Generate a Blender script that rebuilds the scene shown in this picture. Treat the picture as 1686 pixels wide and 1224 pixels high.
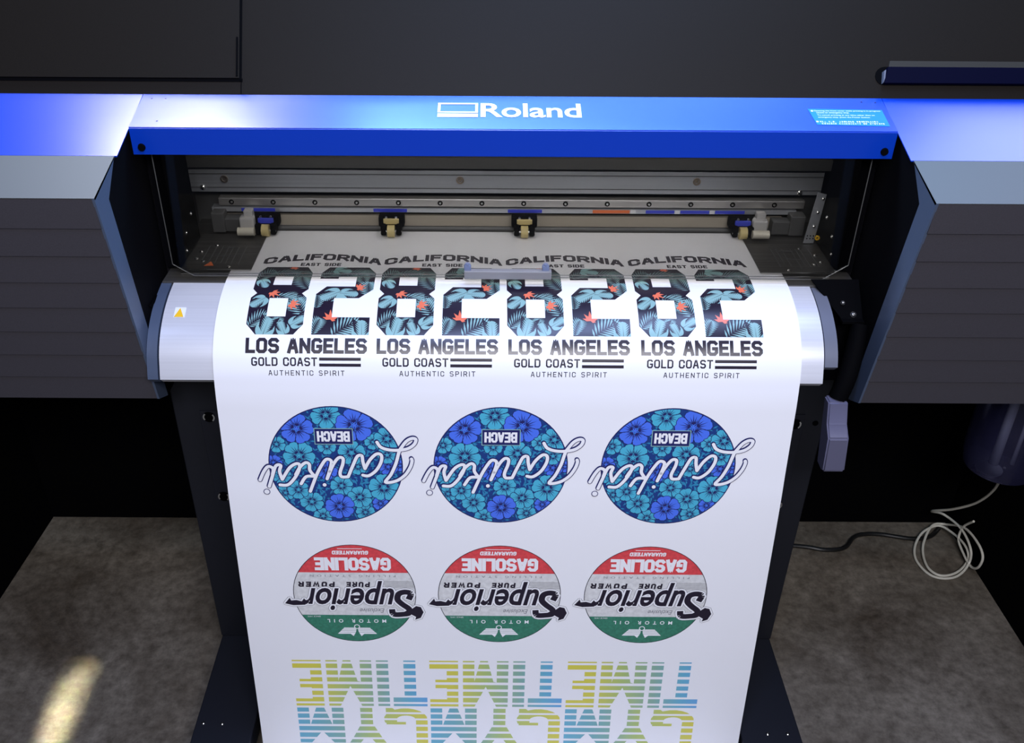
import bpy, bmesh, math, random
from mathutils import Vector, Matrix, Euler
for o in list(bpy.data.objects): bpy.data.objects.remove(o)
scene = bpy.context.scene
COL = scene.collection
R = math.radians

# ---------------------------------------------------------------- camera
cam_d = bpy.data.cameras.new('camera'); cam = bpy.data.objects.new('camera', cam_d); COL.objects.link(cam)
cam_d.sensor_fit = 'HORIZONTAL'; cam_d.sensor_width = 36.0
cam_d.lens = 36.0*1552.5/1686; cam_d.shift_x = 47.9/1686; cam_d.shift_y = 3.0/1686
cam_d.clip_start = 0.05
rt = Vector((0.99998014, 0.00434745, 0.00456172)); up = Vector((-0.0061913, 0.54299, 0.83971632)); fw = Vector((-0.00117366, 0.83972789, -0.543006))
rt.normalize(); fw.normalize(); up = rt.cross(fw).normalized()
cam.matrix_world = Matrix(((rt.x, up.x, -fw.x, -0.0459), (rt.y, up.y, -fw.y, 0.0), (rt.z, up.z, -fw.z, 1.885), (0, 0, 0, 1)))
scene.camera = cam
# ---------------------------------------------------------------- world, view
w = bpy.data.worlds.new('room_world'); scene.world = w; w.use_nodes = True
w.node_tree.nodes['Background'].inputs[0].default_value = (0.55, 0.65, 1.0, 1); w.node_tree.nodes['Background'].inputs[1].default_value = 0.05
vs = scene.view_settings; vs.view_transform = 'Standard'; vs.look = 'None'; vs.gamma = 1; vs.exposure = 0.0
try: vs.use_curve_mapping = False
except Exception: pass
# ---------------------------------------------------------------- lamps and bay fill
def area(name, loc, target, sx, sy, power, color, spread=180):
    d = bpy.data.lights.new(name, 'AREA'); d.shape = 'RECTANGLE'; d.size = sx; d.size_y = sy; d.energy = power; d.color = color; d.spread = R(spread)
    o = bpy.data.objects.new(name, d); COL.objects.link(o); o.location = loc
    o.rotation_euler = (Vector(target)-Vector(loc)).to_track_quat('-Z', 'Y').to_euler(); return o
area('ceiling_lamp', (-1.08, 2.55, 3.2), (-0.5, 1.6, 1.3), 0.46, 0.6, 46, (0.84, 0.87, 1.0))
area('ceiling_lamp', (0.25, 2.50, 3.25), (0.0, 1.6, 1.3), 1.75, 0.7, 92, (0.27, 0.62, 1.0))
area('ceiling_lamp', (2.1, 2.6, 3.2), (0.8, 1.6, 1.3), 1.1, 1.2, 22, (0.60, 0.67, 1.0))
area('ceiling_lamp', (0.25, 0.95, 3.2), (0.0, 1.15, 0.0), 2.2, 0.4, 54, (0.44, 0.57, 1.0))
area('ceiling_lamp', (0.25, -0.95, 2.9), (0.0, 1.4, 0.8), 1.6, 0.7, 88, (0.95, 0.94, 1.0))
area('spot_lamp', (-1.025, 0.72, 3.0), (-1.035, 1.27, 0.0), 0.045, 0.58, 0.62, (1.0, 0.88, 0.66), 1.6)
area('bay_fill_light', (0.0, 1.66, 1.370), (0.0, 1.76, 1.10), 1.1, 0.02, 1.15, (1.0, 0.97, 0.92))  # added fill light under the lid, brightens the print bay

# ---------------------------------------------------------------- materials
def mat(name, color, rough=0.5, metal=0.0, spec=0.5, coat=0.0, coat_rough=0.1, noise=None, bump=0.0, bscale=200, alpha=None):
    m = bpy.data.materials.new(name); m.use_nodes = True; nt = m.node_tree; b = nt.nodes['Principled BSDF']
    b.inputs['Base Color'].default_value = (*color, 1); b.inputs['Roughness'].default_value = rough; b.inputs['Metallic'].default_value = metal
    b.inputs['Specular IOR Level'].default_value = spec; b.inputs['Coat Weight'].default_value = coat; b.inputs['Coat Roughness'].default_value = coat_rough
    if noise or bump:
        tc = nt.nodes.new('ShaderNodeTexCoord'); n = nt.nodes.new('ShaderNodeTexNoise'); n.inputs['Scale'].default_value = bscale; n.inputs['Detail'].default_value = 4
        nt.links.new(tc.outputs['Object'], n.inputs['Vector'])
        if noise:
            r = nt.nodes.new('ShaderNodeValToRGB'); r.color_ramp.elements[0].position = 0.3; r.color_ramp.elements[1].position = 0.7
            r.color_ramp.elements[0].color = (*[c*(1-noise) for c in color], 1); r.color_ramp.elements[1].color = (*[min(1, c*(1+noise)) for c in color], 1)
            nt.links.new(n.outputs['Fac'], r.inputs['Fac']); nt.links.new(r.outputs['Color'], b.inputs['Base Color'])
        if bump:
            bp = nt.nodes.new('ShaderNodeBump'); bp.inputs['Strength'].default_value = bump; bp.inputs['Distance'].default_value = 0.0006
            nt.links.new(n.outputs['Fac'], bp.inputs['Height']); nt.links.new(bp.outputs['Normal'], b.inputs['Normal'])
    return m
def brushed(name, color, rough, metal=1.0, streak=0.25):
    m = mat(name, color, rough, metal); nt = m.node_tree; b = nt.nodes['Principled BSDF']
    tc = nt.nodes.new('ShaderNodeTexCoord'); mp = nt.nodes.new('ShaderNodeMapping'); mp.inputs['Scale'].default_value = (1.5, 260, 260)
    n = nt.nodes.new('ShaderNodeTexNoise'); n.inputs['Scale'].default_value = 1.0; n.inputs['Detail'].default_value = 3
    r = nt.nodes.new('ShaderNodeValToRGB'); r.color_ramp.elements[0].position = 0.35; r.color_ramp.elements[1].position = 0.65
    r.color_ramp.elements[0].color = (*[c*(1-streak) for c in color], 1); r.color_ramp.elements[1].color = (*color, 1)
    nt.links.new(tc.outputs['Object'], mp.inputs['Vector']); nt.links.new(mp.outputs['Vector'], n.inputs['Vector']); nt.links.new(n.outputs['Fac'], r.inputs['Fac']); nt.links.new(r.outputs['Color'], b.inputs['Base Color'])
    return m
M = {}
M['blue'] = mat('blue_anodised_panel', (0.0, 0.035, 0.40), 0.26, 0.0, 0.8, 0.7, 0.24, bump=0.03, bscale=900)
M['blue_front'] = M['blue']
M['housing'] = mat('charcoal_textured_steel', (0.0095, 0.0074, 0.0056), 0.5, 0.0, 0.10, noise=0.12, bump=0.12, bscale=700)
M['louver'] = mat('dark_grey_moulding', (0.044, 0.041, 0.050), 0.55, 0.0, 0.35, noise=0.08, bump=0.1, bscale=500)
M['bevel'] = mat('mid_grey_moulding', (0.076, 0.076, 0.076), 0.5, 0.0, 0.4, bump=0.05, bscale=500)
M['trim'] = mat('slate_blue_grey_moulding', (0.055, 0.076, 0.125), 0.45, 0.0, 0.4)
M['black'] = mat('matte_black_steel', (0.002, 0.002, 0.003), 0.75, 0.0, 0.03)
M['dark'] = mat('dark_navy_steel', (0.010, 0.011, 0.016), 0.45, 0.0, 0.3, bump=0.05, bscale=500)
M['inset'] = mat('near_black_plate', (0.007, 0.008, 0.014), 0.5, 0.0, 0.4)
M['alu'] = brushed('extruded_aluminium', (0.60, 0.62, 0.66), 0.42, 0.7, 0.12)
M['rail'] = brushed('ground_steel_rail', (0.62, 0.60, 0.58), 0.3, 0.8, 0.15)
M['apron'] = brushed('silver_apron_sheet', (0.74, 0.74, 0.78), 0.32, 0.35, 0.06)
M['platen'] = brushed('dark_platen_metal', (0.13, 0.125, 0.12), 0.45, 0.7, 0.35)
M['chrome'] = mat('polished_screw_steel', (0.75, 0.74, 0.72), 0.22, 1.0)
M['brass'] = mat('brass_screw', (0.55, 0.45, 0.35), 0.3, 1.0)
M['greydark'] = mat('grey_painted_sheet', (0.10, 0.10, 0.10), 0.5, 0.2)
M['gap'] = mat('deep_black', (0.0015, 0.0015, 0.002), 0.75, 0, 0.03); M['lip'] = mat('charcoal_lip', (0.03, 0.028, 0.024), 0.5, 0, 0.2); M['handle'] = mat('grey_handle_metal', (0.30, 0.30, 0.32), 0.35, 0.3); M['cap'] = mat('grey_blue_end_cap', (0.12, 0.13, 0.17), 0.4, 0, 0.4); M['void'] = mat('near_black_backdrop', (0.0012, 0.0012, 0.0016), 0.9, 0, 0.03)  # void: near-black colour of the boards behind and beside the stand
M['beige'] = mat('tan_strip', (0.34, 0.30, 0.24), 0.5)
M['tan'] = mat('tan_rubber_wheel', (0.62, 0.50, 0.22), 0.45)
M['bluelabel'] = mat('blue_marker_label', (0.05, 0.07, 0.62), 0.4)
M['orangelabel'] = mat('orange_marker_label', (0.75, 0.17, 0.05), 0.4)
M['whitelabel'] = mat('white_label', (0.75, 0.77, 0.8), 0.4)
M['cyanlabel'] = mat('cyan_blue_sticker', (0.0, 0.16, 0.78), 0.35)
M['logo'] = mat('white_logo_print', (0.93, 0.93, 0.93), 0.35)
M['lightgrey'] = mat('light_grey_plastic', (0.48, 0.47, 0.46), 0.4)
M['cream'] = mat('cream_shiny_cap', (0.85, 0.80, 0.66), 0.25, 0.3)
M['yellow'] = mat('warning_yellow', (0.85, 0.5, 0.02), 0.4)
M['lilac'] = mat('slate_grip_plastic', (0.11, 0.11, 0.18), 0.4)
M['bargrip'] = mat('dark_navy_bar', (0.0006, 0.0008, 0.010), 0.55, 0, 0.05)
M['paper'] = mat('glossy_white_vinyl', (0.84, 0.84, 0.87), 0.32, 0, 0.35)
def ink(name, c, rough=0.3): return mat(name, c, rough, 0, 0.45)
M['ink'] = ink('near_black_ink', (0.014, 0.009, 0.022)); M['navy'] = ink('navy_ink', (0.016, 0.018, 0.11)); M['white'] = ink('unprinted_white', (0.84, 0.84, 0.87), 0.32)
M['teal'] = ink('pale_teal_ink', (0.24, 0.43, 0.43)); M['teal2'] = ink('grey_teal_ink', (0.16, 0.26, 0.26)); M['coral'] = ink('coral_ink', (0.78, 0.17, 0.09))
M['seablue'] = ink('mid_blue_ink', (0.012, 0.045, 0.20)); M['cyan'] = ink('sky_cyan_ink', (0.07, 0.42, 0.60)); M['peri'] = ink('periwinkle_ink', (0.07, 0.17, 0.78)); M['fern'] = ink('deep_teal_blue_ink', (0.03, 0.23, 0.42))
M['red'] = mat('worn_red_ink', (0.66, 0.06, 0.07), 0.35, noise=0.15, bscale=160); M['green'] = mat('worn_green_ink', (0.035, 0.19, 0.12), 0.35, noise=0.2, bscale=160)
M['oldwhite'] = mat('worn_offwhite_ink', (0.66, 0.66, 0.66), 0.35, noise=0.12, bscale=120); M['greyink'] = ink('grey_ink', (0.25, 0.25, 0.27))
def ramp_ink(name, stops):
    m = mat(name, (1, 1, 1), 0.32); nt = m.node_tree; b = nt.nodes['Principled BSDF']
    tc = nt.nodes.new('ShaderNodeTexCoord'); sp = nt.nodes.new('ShaderNodeSeparateXYZ'); r = nt.nodes.new('ShaderNodeValToRGB')
    e = r.color_ramp.elements
    while len(e) < len(stops): e.new(0.5)
    for i, (p, c) in enumerate(stops): e[i].position = p; e[i].color = (*c, 1)
    nt.links.new(tc.outputs['Generated'], sp.inputs[0]); nt.links.new(sp.outputs['X'], r.inputs[0]); nt.links.new(r.outputs[0], b.inputs['Base Color']); return m
YL, GR, TL, BL = (0.66, 0.60, 0.07), (0.40, 0.52, 0.17), (0.19, 0.42, 0.38), (0.13, 0.42, 0.58)
M['grad1'] = ramp_ink('yellow_to_blue_gradient_ink', [(0, YL), (0.18, (0.64, 0.60, 0.08)), (0.42, GR), (0.66, (0.24, 0.42, 0.34)), (0.86, BL), (1, (0.12, 0.36, 0.68))])
M['grad2'] = ramp_ink('blue_to_yellow_gradient_ink', [(0, BL), (0.18, (0.15, 0.40, 0.46)), (0.36, (0.22, 0.42, 0.36)), (0.55, GR), (0.82, (0.55, 0.58, 0.11)), (1, YL)])
def concrete():
    m = mat('stained_concrete', (0.2, 0.19, 0.175), 0.62, 0, 0.35); nt = m.node_tree; b = nt.nodes['Principled BSDF']
    tc = nt.nodes.new('ShaderNodeTexCoord'); n1 = nt.nodes.new('ShaderNodeTexNoise'); n1.inputs['Scale'].default_value = 3.2; n1.inputs['Detail'].default_value = 9; n1.inputs['Roughness'].default_value = 0.65; n1.inputs['Distortion'].default_value = 0.6
    n2 = nt.nodes.new('ShaderNodeTexNoise'); n2.inputs['Scale'].default_value = 38; n2.inputs['Detail'].default_value = 8; n2.inputs['Roughness'].default_value = 0.7
    r1 = nt.nodes.new('ShaderNodeValToRGB'); e = r1.color_ramp.elements; e[0].position = 0.32; e[0].color = (0.060, 0.046, 0.032, 1); e[1].position = 0.68; e[1].color = (0.235, 0.212, 0.18, 1)
    r2 = nt.nodes.new('ShaderNodeValToRGB'); e = r2.color_ramp.elements; e[0].position = 0.3; e[0].color = (0.42, 0.40, 0.37, 1); e[1].position = 0.7; e[1].color = (1.15, 1.13, 1.1, 1)
    mx = nt.nodes.new('ShaderNodeMix'); mx.data_type = 'RGBA'; mx.blend_type = 'MULTIPLY'; mx.inputs[0].default_value = 1
    for n in (n1, n2): nt.links.new(tc.outputs['Object'], n.inputs['Vector'])
    nt.links.new(n1.outputs['Fac'], r1.inputs[0]); nt.links.new(n2.outputs['Fac'], r2.inputs[0]); nt.links.new(r1.outputs[0], mx.inputs[6]); nt.links.new(r2.outputs[0], mx.inputs[7]); nt.links.new(mx.outputs[2], b.inputs['Base Color'])
    bp = nt.nodes.new('ShaderNodeBump'); bp.inputs['Strength'].default_value = 0.35; bp.inputs['Distance'].default_value = 0.003; nt.links.new(n2.outputs['Fac'], bp.inputs['Height']); nt.links.new(bp.outputs['Normal'], b.inputs['Normal'])
    return m
M['concrete'] = concrete()
def glass(name, tint, gloss=1.0, rough=0.02):
    m = bpy.data.materials.new(name); m.use_nodes = True; nt = m.node_tree; nt.nodes.clear()
    out = nt.nodes.new('ShaderNodeOutputMaterial'); t = nt.nodes.new('ShaderNodeBsdfTransparent'); t.inputs[0].default_value = (*tint, 1)
    g = nt.nodes.new('ShaderNodeBsdfGlossy'); g.inputs['Roughness'].default_value = rough; f = nt.nodes.new('ShaderNodeFresnel'); f.inputs[0].default_value = 1.45
    mx = nt.nodes.new('ShaderNodeMixShader'); nt.links.new(f.outputs[0], mx.inputs[0]); nt.links.new(t.outputs[0], mx.inputs[1]); nt.links.new(g.outputs[0], mx.inputs[2]); nt.links.new(mx.outputs[0], out.inputs[0]); return m
M['glass'] = glass('smoked_clear_acrylic', (0.75, 0.75, 0.745)); M['bottle'] = glass('translucent_blue_plastic', (0.62, 0.64, 0.80), rough=0.15)
nt_ = M['bottle'].node_tree; d_ = nt_.nodes.new('ShaderNodeBsdfDiffuse'); d_.inputs[0].default_value = (0.06, 0.06, 0.16, 1); m_ = nt_.nodes.new('ShaderNodeMixShader'); m_.inputs[0].default_value = 0.2
o_ = [n for n in nt_.nodes if n.type == 'OUTPUT_MATERIAL'][0]; prev_ = o_.inputs[0].links[0].from_socket; nt_.links.new(prev_, m_.inputs[1]); nt_.links.new(d_.outputs[0], m_.inputs[2]); nt_.links.new(m_.outputs[0], o_.inputs[0])

# ---------------------------------------------------------------- object helpers
def link(name, bm, m, parent=None, smooth=False, merge=True):
    if merge: bmesh.ops.remove_doubles(bm, verts=bm.verts, dist=1e-5)
    bmesh.ops.recalc_face_normals(bm, faces=bm.faces)
    me = bpy.data.meshes.new(name); bm.to_mesh(me); bm.free()
    me.materials.append(M[m] if isinstance(m, str) else m)
    if smooth:
        for p in me.polygons: p.use_smooth = True
        try: me.set_sharp_from_angle(angle=R(35))
        except Exception: pass
    o = bpy.data.objects.new(name, me); COL.objects.link(o)
    if parent is not None: o.parent = parent
    return o
def thing(name, label, cat, loc=(0, 0, 0), group=None):
    o = bpy.data.objects.new(name, None); COL.objects.link(o); o.location = loc; tag(o, label, cat, group); return o
def tag(o, label=None, cat=None, group=None, kind=None):
    if label: o['label'] = label
    if cat: o['category'] = cat
    if group: o['group'] = group
    if kind: o['kind'] = kind
    return o
def quadbox(bm, x0, x1, y0, y1, z0, z1, bev=0.0, seg=2):
    v = [bm.verts.new(p) for p in ((x0, y0, z0), (x1, y0, z0), (x1, y1, z0), (x0, y1, z0), (x0, y0, z1), (x1, y0, z1), (x1, y1, z1), (x0, y1, z1))]
    fs = [bm.faces.new([v[i] for i in f]) for f in ((0, 3, 2, 1), (4, 5, 6, 7), (0, 1, 5, 4), (1, 2, 6, 5), (2, 3, 7, 6), (3, 0, 4, 7))]
    if bev > 0:
        es = set(e for f in fs for e in f.edges); bmesh.ops.bevel(bm, geom=list(es), offset=bev, segments=seg, affect='EDGES', profile=0.5)
def prism(bm, prof, x0, x1):           # profile in (y, z) swept along x
    a = [bm.verts.new((x0, y, z)) for y, z in prof]; b = [bm.verts.new((x1, y, z)) for y, z in prof]; n = len(prof)
    bm.faces.new(a); bm.faces.new(b[::-1])
    for i in range(n): bm.faces.new((a[i], a[(i+1) % n], b[(i+1) % n], b[i]))
def slab(bm, pts, off):                # 3D polygon given thickness vector
    off = Vector(off); a = [bm.verts.new(p) for p in pts]; b = [bm.verts.new(Vector(p)+off) for p in pts]; n = len(pts)
    bm.faces.new(a); bm.faces.new(b[::-1])
    for i in range(n): bm.faces.new((a[i], a[(i+1) % n], b[(i+1) % n], b[i]))
def cyl(bm, c, axis, r, h, seg=20, r2=None):
    axis = Vector(axis).normalized(); q = axis.to_track_quat('Z', 'Y'); c = Vector(c); r2 = r if r2 is None else r2
    a = [bm.verts.new(c+q @ Vector((r*math.cos(2*math.pi*i/seg), r*math.sin(2*math.pi*i/seg), 0))) for i in range(seg)]
    b = [bm.verts.new(c+q @ Vector((r2*math.cos(2*math.pi*i/seg), r2*math.sin(2*math.pi*i/seg), h))) for i in range(seg)]
    bm.faces.new(a[::-1]); bm.faces.new(b)
    for i in range(seg): bm.faces.new((a[i], a[(i+1) % seg], b[(i+1) % seg], b[i]))
def ring(bm, c, axis, r0, r1, h, a0=0, a1=2*math.pi, seg=24):
    axis = Vector(axis).normalized(); q = axis.to_track_quat('Z', 'Y'); c = Vector(c)
    full = abs(a1-a0-2*math.pi) < 1e-6; n = seg if full else seg+1
    P = lambda r, t, z: bm.verts.new(c+q @ Vector((r*math.cos(t), r*math.sin(t), z)))
    T = [a0+(a1-a0)*i/seg for i in range(n)]
    A = [[P(r0, t, 0), P(r1, t, 0), P(r1, t, h), P(r0, t, h)] for t in T]
    for i in range(seg):
        p, q2 = A[i], A[(i+1) % n]
        for k in range(4): bm.faces.new((p[k], p[(k+1) % 4], q2[(k+1) % 4], q2[k]))
    if not full: bm.faces.new(A[0]); bm.faces.new(A[-1][::-1])
def screw(bm, c, axis, r, h=0.003, slot=True):
    axis = Vector(axis).normalized(); c = Vector(c)
    cyl(bm, c, axis, r*1.0, h*0.5, 18); cyl(bm, c+axis*h*0.5, axis, r*0.95, h*0.5, 18, r*0.6)
    if slot: ring(bm, c+axis*h, axis, r*0.22, r*0.42, h*0.15, seg=6)
def crs(P, n=8):
    P = [Vector(p) for p in P]; Q = [P[0]]+P+[P[-1]]; out = []
    for i in range(1, len(Q)-2):
        for j in range(n):
            t = j/n; a, b, c, d = Q[i-1], Q[i], Q[i+1], Q[i+2]
            out.append(0.5*(2*b+(c-a)*t+(2*a-5*b+4*c-d)*t*t+(3*b-a-3*c+d)*t**3))
    out.append(P[-1]); return out
def tube(bm, pts, r, seg=10):
    prev = None; n = len(pts); ref = Vector((0, 0, 1)); rings = []
    for i, p in enumerate(pts):
        t = (pts[min(i+1, n-1)]-pts[max(i-1, 0)]).normalized()
        u = prev if prev is not None else (ref if abs(t.dot(ref)) < 0.9 else Vector((1, 0, 0)))
        u = (u-t*u.dot(t)).normalized(); prev = u; v = t.cross(u)
        rings.append([bm.verts.new(p+(u*math.cos(2*math.pi*k/seg)+v*math.sin(2*math.pi*k/seg))*r) for k in range(seg)])
    for a, b in zip(rings, rings[1:]):
        for k in range(seg): bm.faces.new((a[k], a[(k+1) % seg], b[(k+1) % seg], b[k]))
    bm.faces.new(rings[0][::-1]); bm.faces.new(rings[-1])
def NB(): return bmesh.new()

# ---------------------------------------------------------------- the setting
bm = NB(); quadbox(bm, -3.2, 3.2, -1.5, 4.0, -0.05, 0.0); tag(link('floor', bm, 'concrete'), kind='structure')
bm = NB(); quadbox(bm, -1.9, 1.9, 2.115, 2.155, 0.0, 1.45); tag(link('dark_space_board', bm, 'void'), kind='structure')  # near-black board put in for the dark space below the printer
bm = NB(); slab(bm, [(-1.322, 2.114, 0), (-1.37, 1.15, 0), (-1.40, 1.15, 0), (-1.40, 2.114, 0)], (0, 0, 0.84)); tag(link('side_board_left', bm, 'void'), kind='structure')  # low near-black board left of the stand
bm = NB(); slab(bm, [(1.325, 2.114, 0), (1.345, 1.15, 0), (1.38, 1.15, 0), (1.38, 2.114, 0)], (0, 0, 0.84)); tag(link('side_board_right', bm, 'void'), kind='structure')  # low near-black board right of the stand

# ---------------------------------------------------------------- printer
printer = thing('wide_format_printer', 'large dark wide-format inkjet printer with bright blue lid strip on black stand', 'printer', (0, 1.6, 0))
def part(name, bm, m, parent=None, smooth=False, label=None):
    p = parent or printer; o = link(name, bm, m, None, smooth); o.parent = p
    o.matrix_parent_inverse = Matrix.Translation(-Vector((0, 1.6, 0)))
    if p is not printer: o.matrix_parent_inverse = Matrix.Identity(4)
    if label: o['label'] = label
    return o
B0, B1, B2, B3 = (1.634, 1.401), (1.4658, 1.3508), (1.3557, 1.3228), (1.4373, 0.8971)
H1, H2 = (1.5355, 1.3746), (1.5355, 1.3282)
U57 = Vector((0, math.cos(R(57)), math.sin(R(57)))); N57 = Vector((0, -math.sin(R(57)), math.cos(R(57)))); BO = Vector((0, 1.636, 1.401))
def onslope(x, d, n=0.0): p = BO+U57*d+N57*n; return (x, p.y, p.z)
# upper housing
bm = NB(); prism(bm, [(1.636, 1.401), (1.7389, 1.5595), (2.06, 1.5595), (2.06, 0.93), (1.90, 0.93), (1.90, 1.385), (1.62, 1.385)], -1.3, 1.3)
housing = part('upper_housing', bm, 'housing', label='charcoal textured sloping top panel behind the blue lid')
# service door, upper left
bm = NB(); slab(bm, [onslope(-1.28, 0.0275, 0.0002), onslope(-0.4735, 0.0275, 0.0002), onslope(-0.4735, 0.186, 0.0002), onslope(-1.28, 0.186, 0.0002)], N57*0.0035)
door = part('service_door', bm, 'housing', label='flat charcoal door set into the left of the top panel')
bm = NB()
def strip(bm, x0, x1, d0, d1, n=0.0006, th=0.0006): slab(bm, [onslope(x0, d0, n), onslope(x1, d0, n), onslope(x1, d1, n), onslope(x0, d1, n)], N57*th)
strip(bm, -1.285, -0.468, 0.0215, 0.0272); strip(bm, -0.4735, -0.4695, 0.0215, 0.187); strip(bm, -0.4712, -0.4698, 0.0005, 0.0215)
part('door_gap', bm, 'gap', door)
bm = NB(); quad = [onslope(-0.4785, 0.030, 0.004), onslope(-0.4755, 0.030, 0.004), onslope(-0.4755, 0.098, 0.004), onslope(-0.4785, 0.098, 0.004)]; slab(bm, quad, N57*0.002)
part('door_latch', bm, 'gap', door)
# recessed dark bar, upper right
def rounded_slot(x0, x1, d0, d1, n, k=8):
    r = (d1-d0)/2; c = (d0+d1)/2
    return [onslope(x0+r+r*math.cos(t), c+r*math.sin(t), n) for t in [math.pi/2+math.pi*i/k for i in range(k+1)]]+[onslope(x1, d0, n), onslope(x1, d1, n)]
bm = NB(); slab(bm, rounded_slot(0.629, 1.2, 0.022, 0.054, 0.0006), N57*0.0008); slot = part('bar_recess', bm, 'gap', label='rounded black recess at the right of the top panel')
bm = NB(); slab(bm, [onslope(0.6405, 0.0232, 0.0016), onslope(1.2, 0.0225, 0.0016), onslope(1.2, 0.0500, 0.0016), onslope(0.6475, 0.0508, 0.0016)], N57*0.010); part('status_bar', bm, 'bargrip', slot, label='dark navy bar lying in the recess')
bm = NB(); slab(bm, [onslope(0.6395, 0.0235, 0.002), onslope(0.6425, 0.032, 0.002), onslope(0.6440, 0.046, 0.002), onslope(0.6405, 0.044, 0.002)], N57*0.009); part('bar_end_cap', bm, 'cap', slot)
bm = NB(); slab(bm, [onslope(0.652, 0.0535, 0.0004), onslope(1.2, 0.0520, 0.0004), onslope(1.2, 0.0632, 0.0004), onslope(0.654, 0.0638, 0.0004)], N57*0.0025); part('finger_lip', bm, 'lip', slot)
# blue front lid: hollow channel
bm = NB(); prism(bm, [B0, H1, H2, (1.5385, 1.3282), (1.5385, 1.3715), (1.634, 1.3965)], -0.6395, 0.6395)
bmesh.ops.bevel(bm, geom=[e for e in bm.edges if all(abs(v.co.y-H1[0]) < 1e-5 and abs(v.co.z-H1[1]) < 1e-5 for v in e.verts)], offset=0.0016, segments=3, affect='EDGES')
lid = part('front_lid', bm, 'blue', smooth=True, label='long bright blue lid strip over the viewing window')
DV = (Vector((0, *B0))-Vector((0, *H1))).normalized(); NVv = Vector((0, -DV.z, DV.y))
def onlid(x, d, n=0.0): p = Vector((0, *H1))+DV*d+NVv*n; return (x, p.y, p.z)

# ---- 2D shapes: stroke font and polygons
def area2(p): return sum(p[i][0]*p[(i+1) % len(p)][1]-p[(i+1) % len(p)][0]*p[i][1] for i in range(len(p)))/2
def clip_half(p, a, b, c):             # keep a*x+b*y<=c
    out = []; n = len(p)
    for i in range(n):
        P, Q = p[i], p[(i+1) % n]; fp = a*P[0]+b*P[1]-c; fq = a*Q[0]+b*Q[1]-c
        if fp <= 0: out.append(P)
        if (fp < 0 < fq) or (fq < 0 < fp): t = fp/(fp-fq); out.append((P[0]+t*(Q[0]-P[0]), P[1]+t*(Q[1]-P[1])))
    return out
def clip_conv(p, conv):
    if area2(conv) < 0: conv = conv[::-1]
    n = len(conv)
    for i in range(n):
        A, B = conv[i], conv[(i+1) % n]; a, b = B[1]-A[1], -(B[0]-A[0])
        p = clip_half(p, a, b, a*A[0]+b*A[1])
        if len(p) < 3: return []
    return p
def stroke(pts, wd, closed=False, caps='butt'):   # mitred band -> quads (and round caps)
    n = len(pts); out = []; P = [Vector(p) for p in pts]; h = wd/2
    def nrm(a, b): d = (b-a); d = d.normalized() if d.length > 1e-9 else Vector((1, 0)); return Vector((-d.y, d.x))
    off = []
    for i in range(n):
        if closed or 0 < i < n-1:
            n1 = nrm(P[i-1], P[i]); n2 = nrm(P[i], P[(i+1) % n]); m = n1+n2
            if m.length < 0.3: m = n1*1.0
            else: m = m/ (m.length**2)*2
            if m.length > 1.8: m = m.normalized()*1.8
        else: m = nrm(P[0], P[1]) if i == 0 else nrm(P[-2], P[-1])
        off.append(m*h)
    rng = range(n) if closed else range(n-1)
    for i in rng:
        j = (i+1) % n; nn = nrm(P[i], P[j])*h; q = [P[i]+off[i], P[j]+off[j], P[j]-off[j], P[i]-off[i]]
        d = P[j]-P[i]
        if (q[1]-q[0]).dot(d) <= 0 or (q[2]-q[3]).dot(d) <= 0:      # segment too short for its mitres
            q = [P[i]+nn, P[j]+nn, P[j]-nn, P[i]-nn]
        out.append([tuple(v) for v in q])
    if caps == 'round':
        for c in P: out.append(disc(c.x, c.y, h, 12))
    return out
def disc(x, y, r, n=24, ry=None): ry = ry or r; return [(x+r*math.cos(2*math.pi*i/n), y+ry*math.sin(2*math.pi*i/n)) for i in range(n)]
def crs2(P, n=5): return [(v.x, v.y) for v in crs([(a, b, 0) for a, b in P], n)]
k = 0.9
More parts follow.
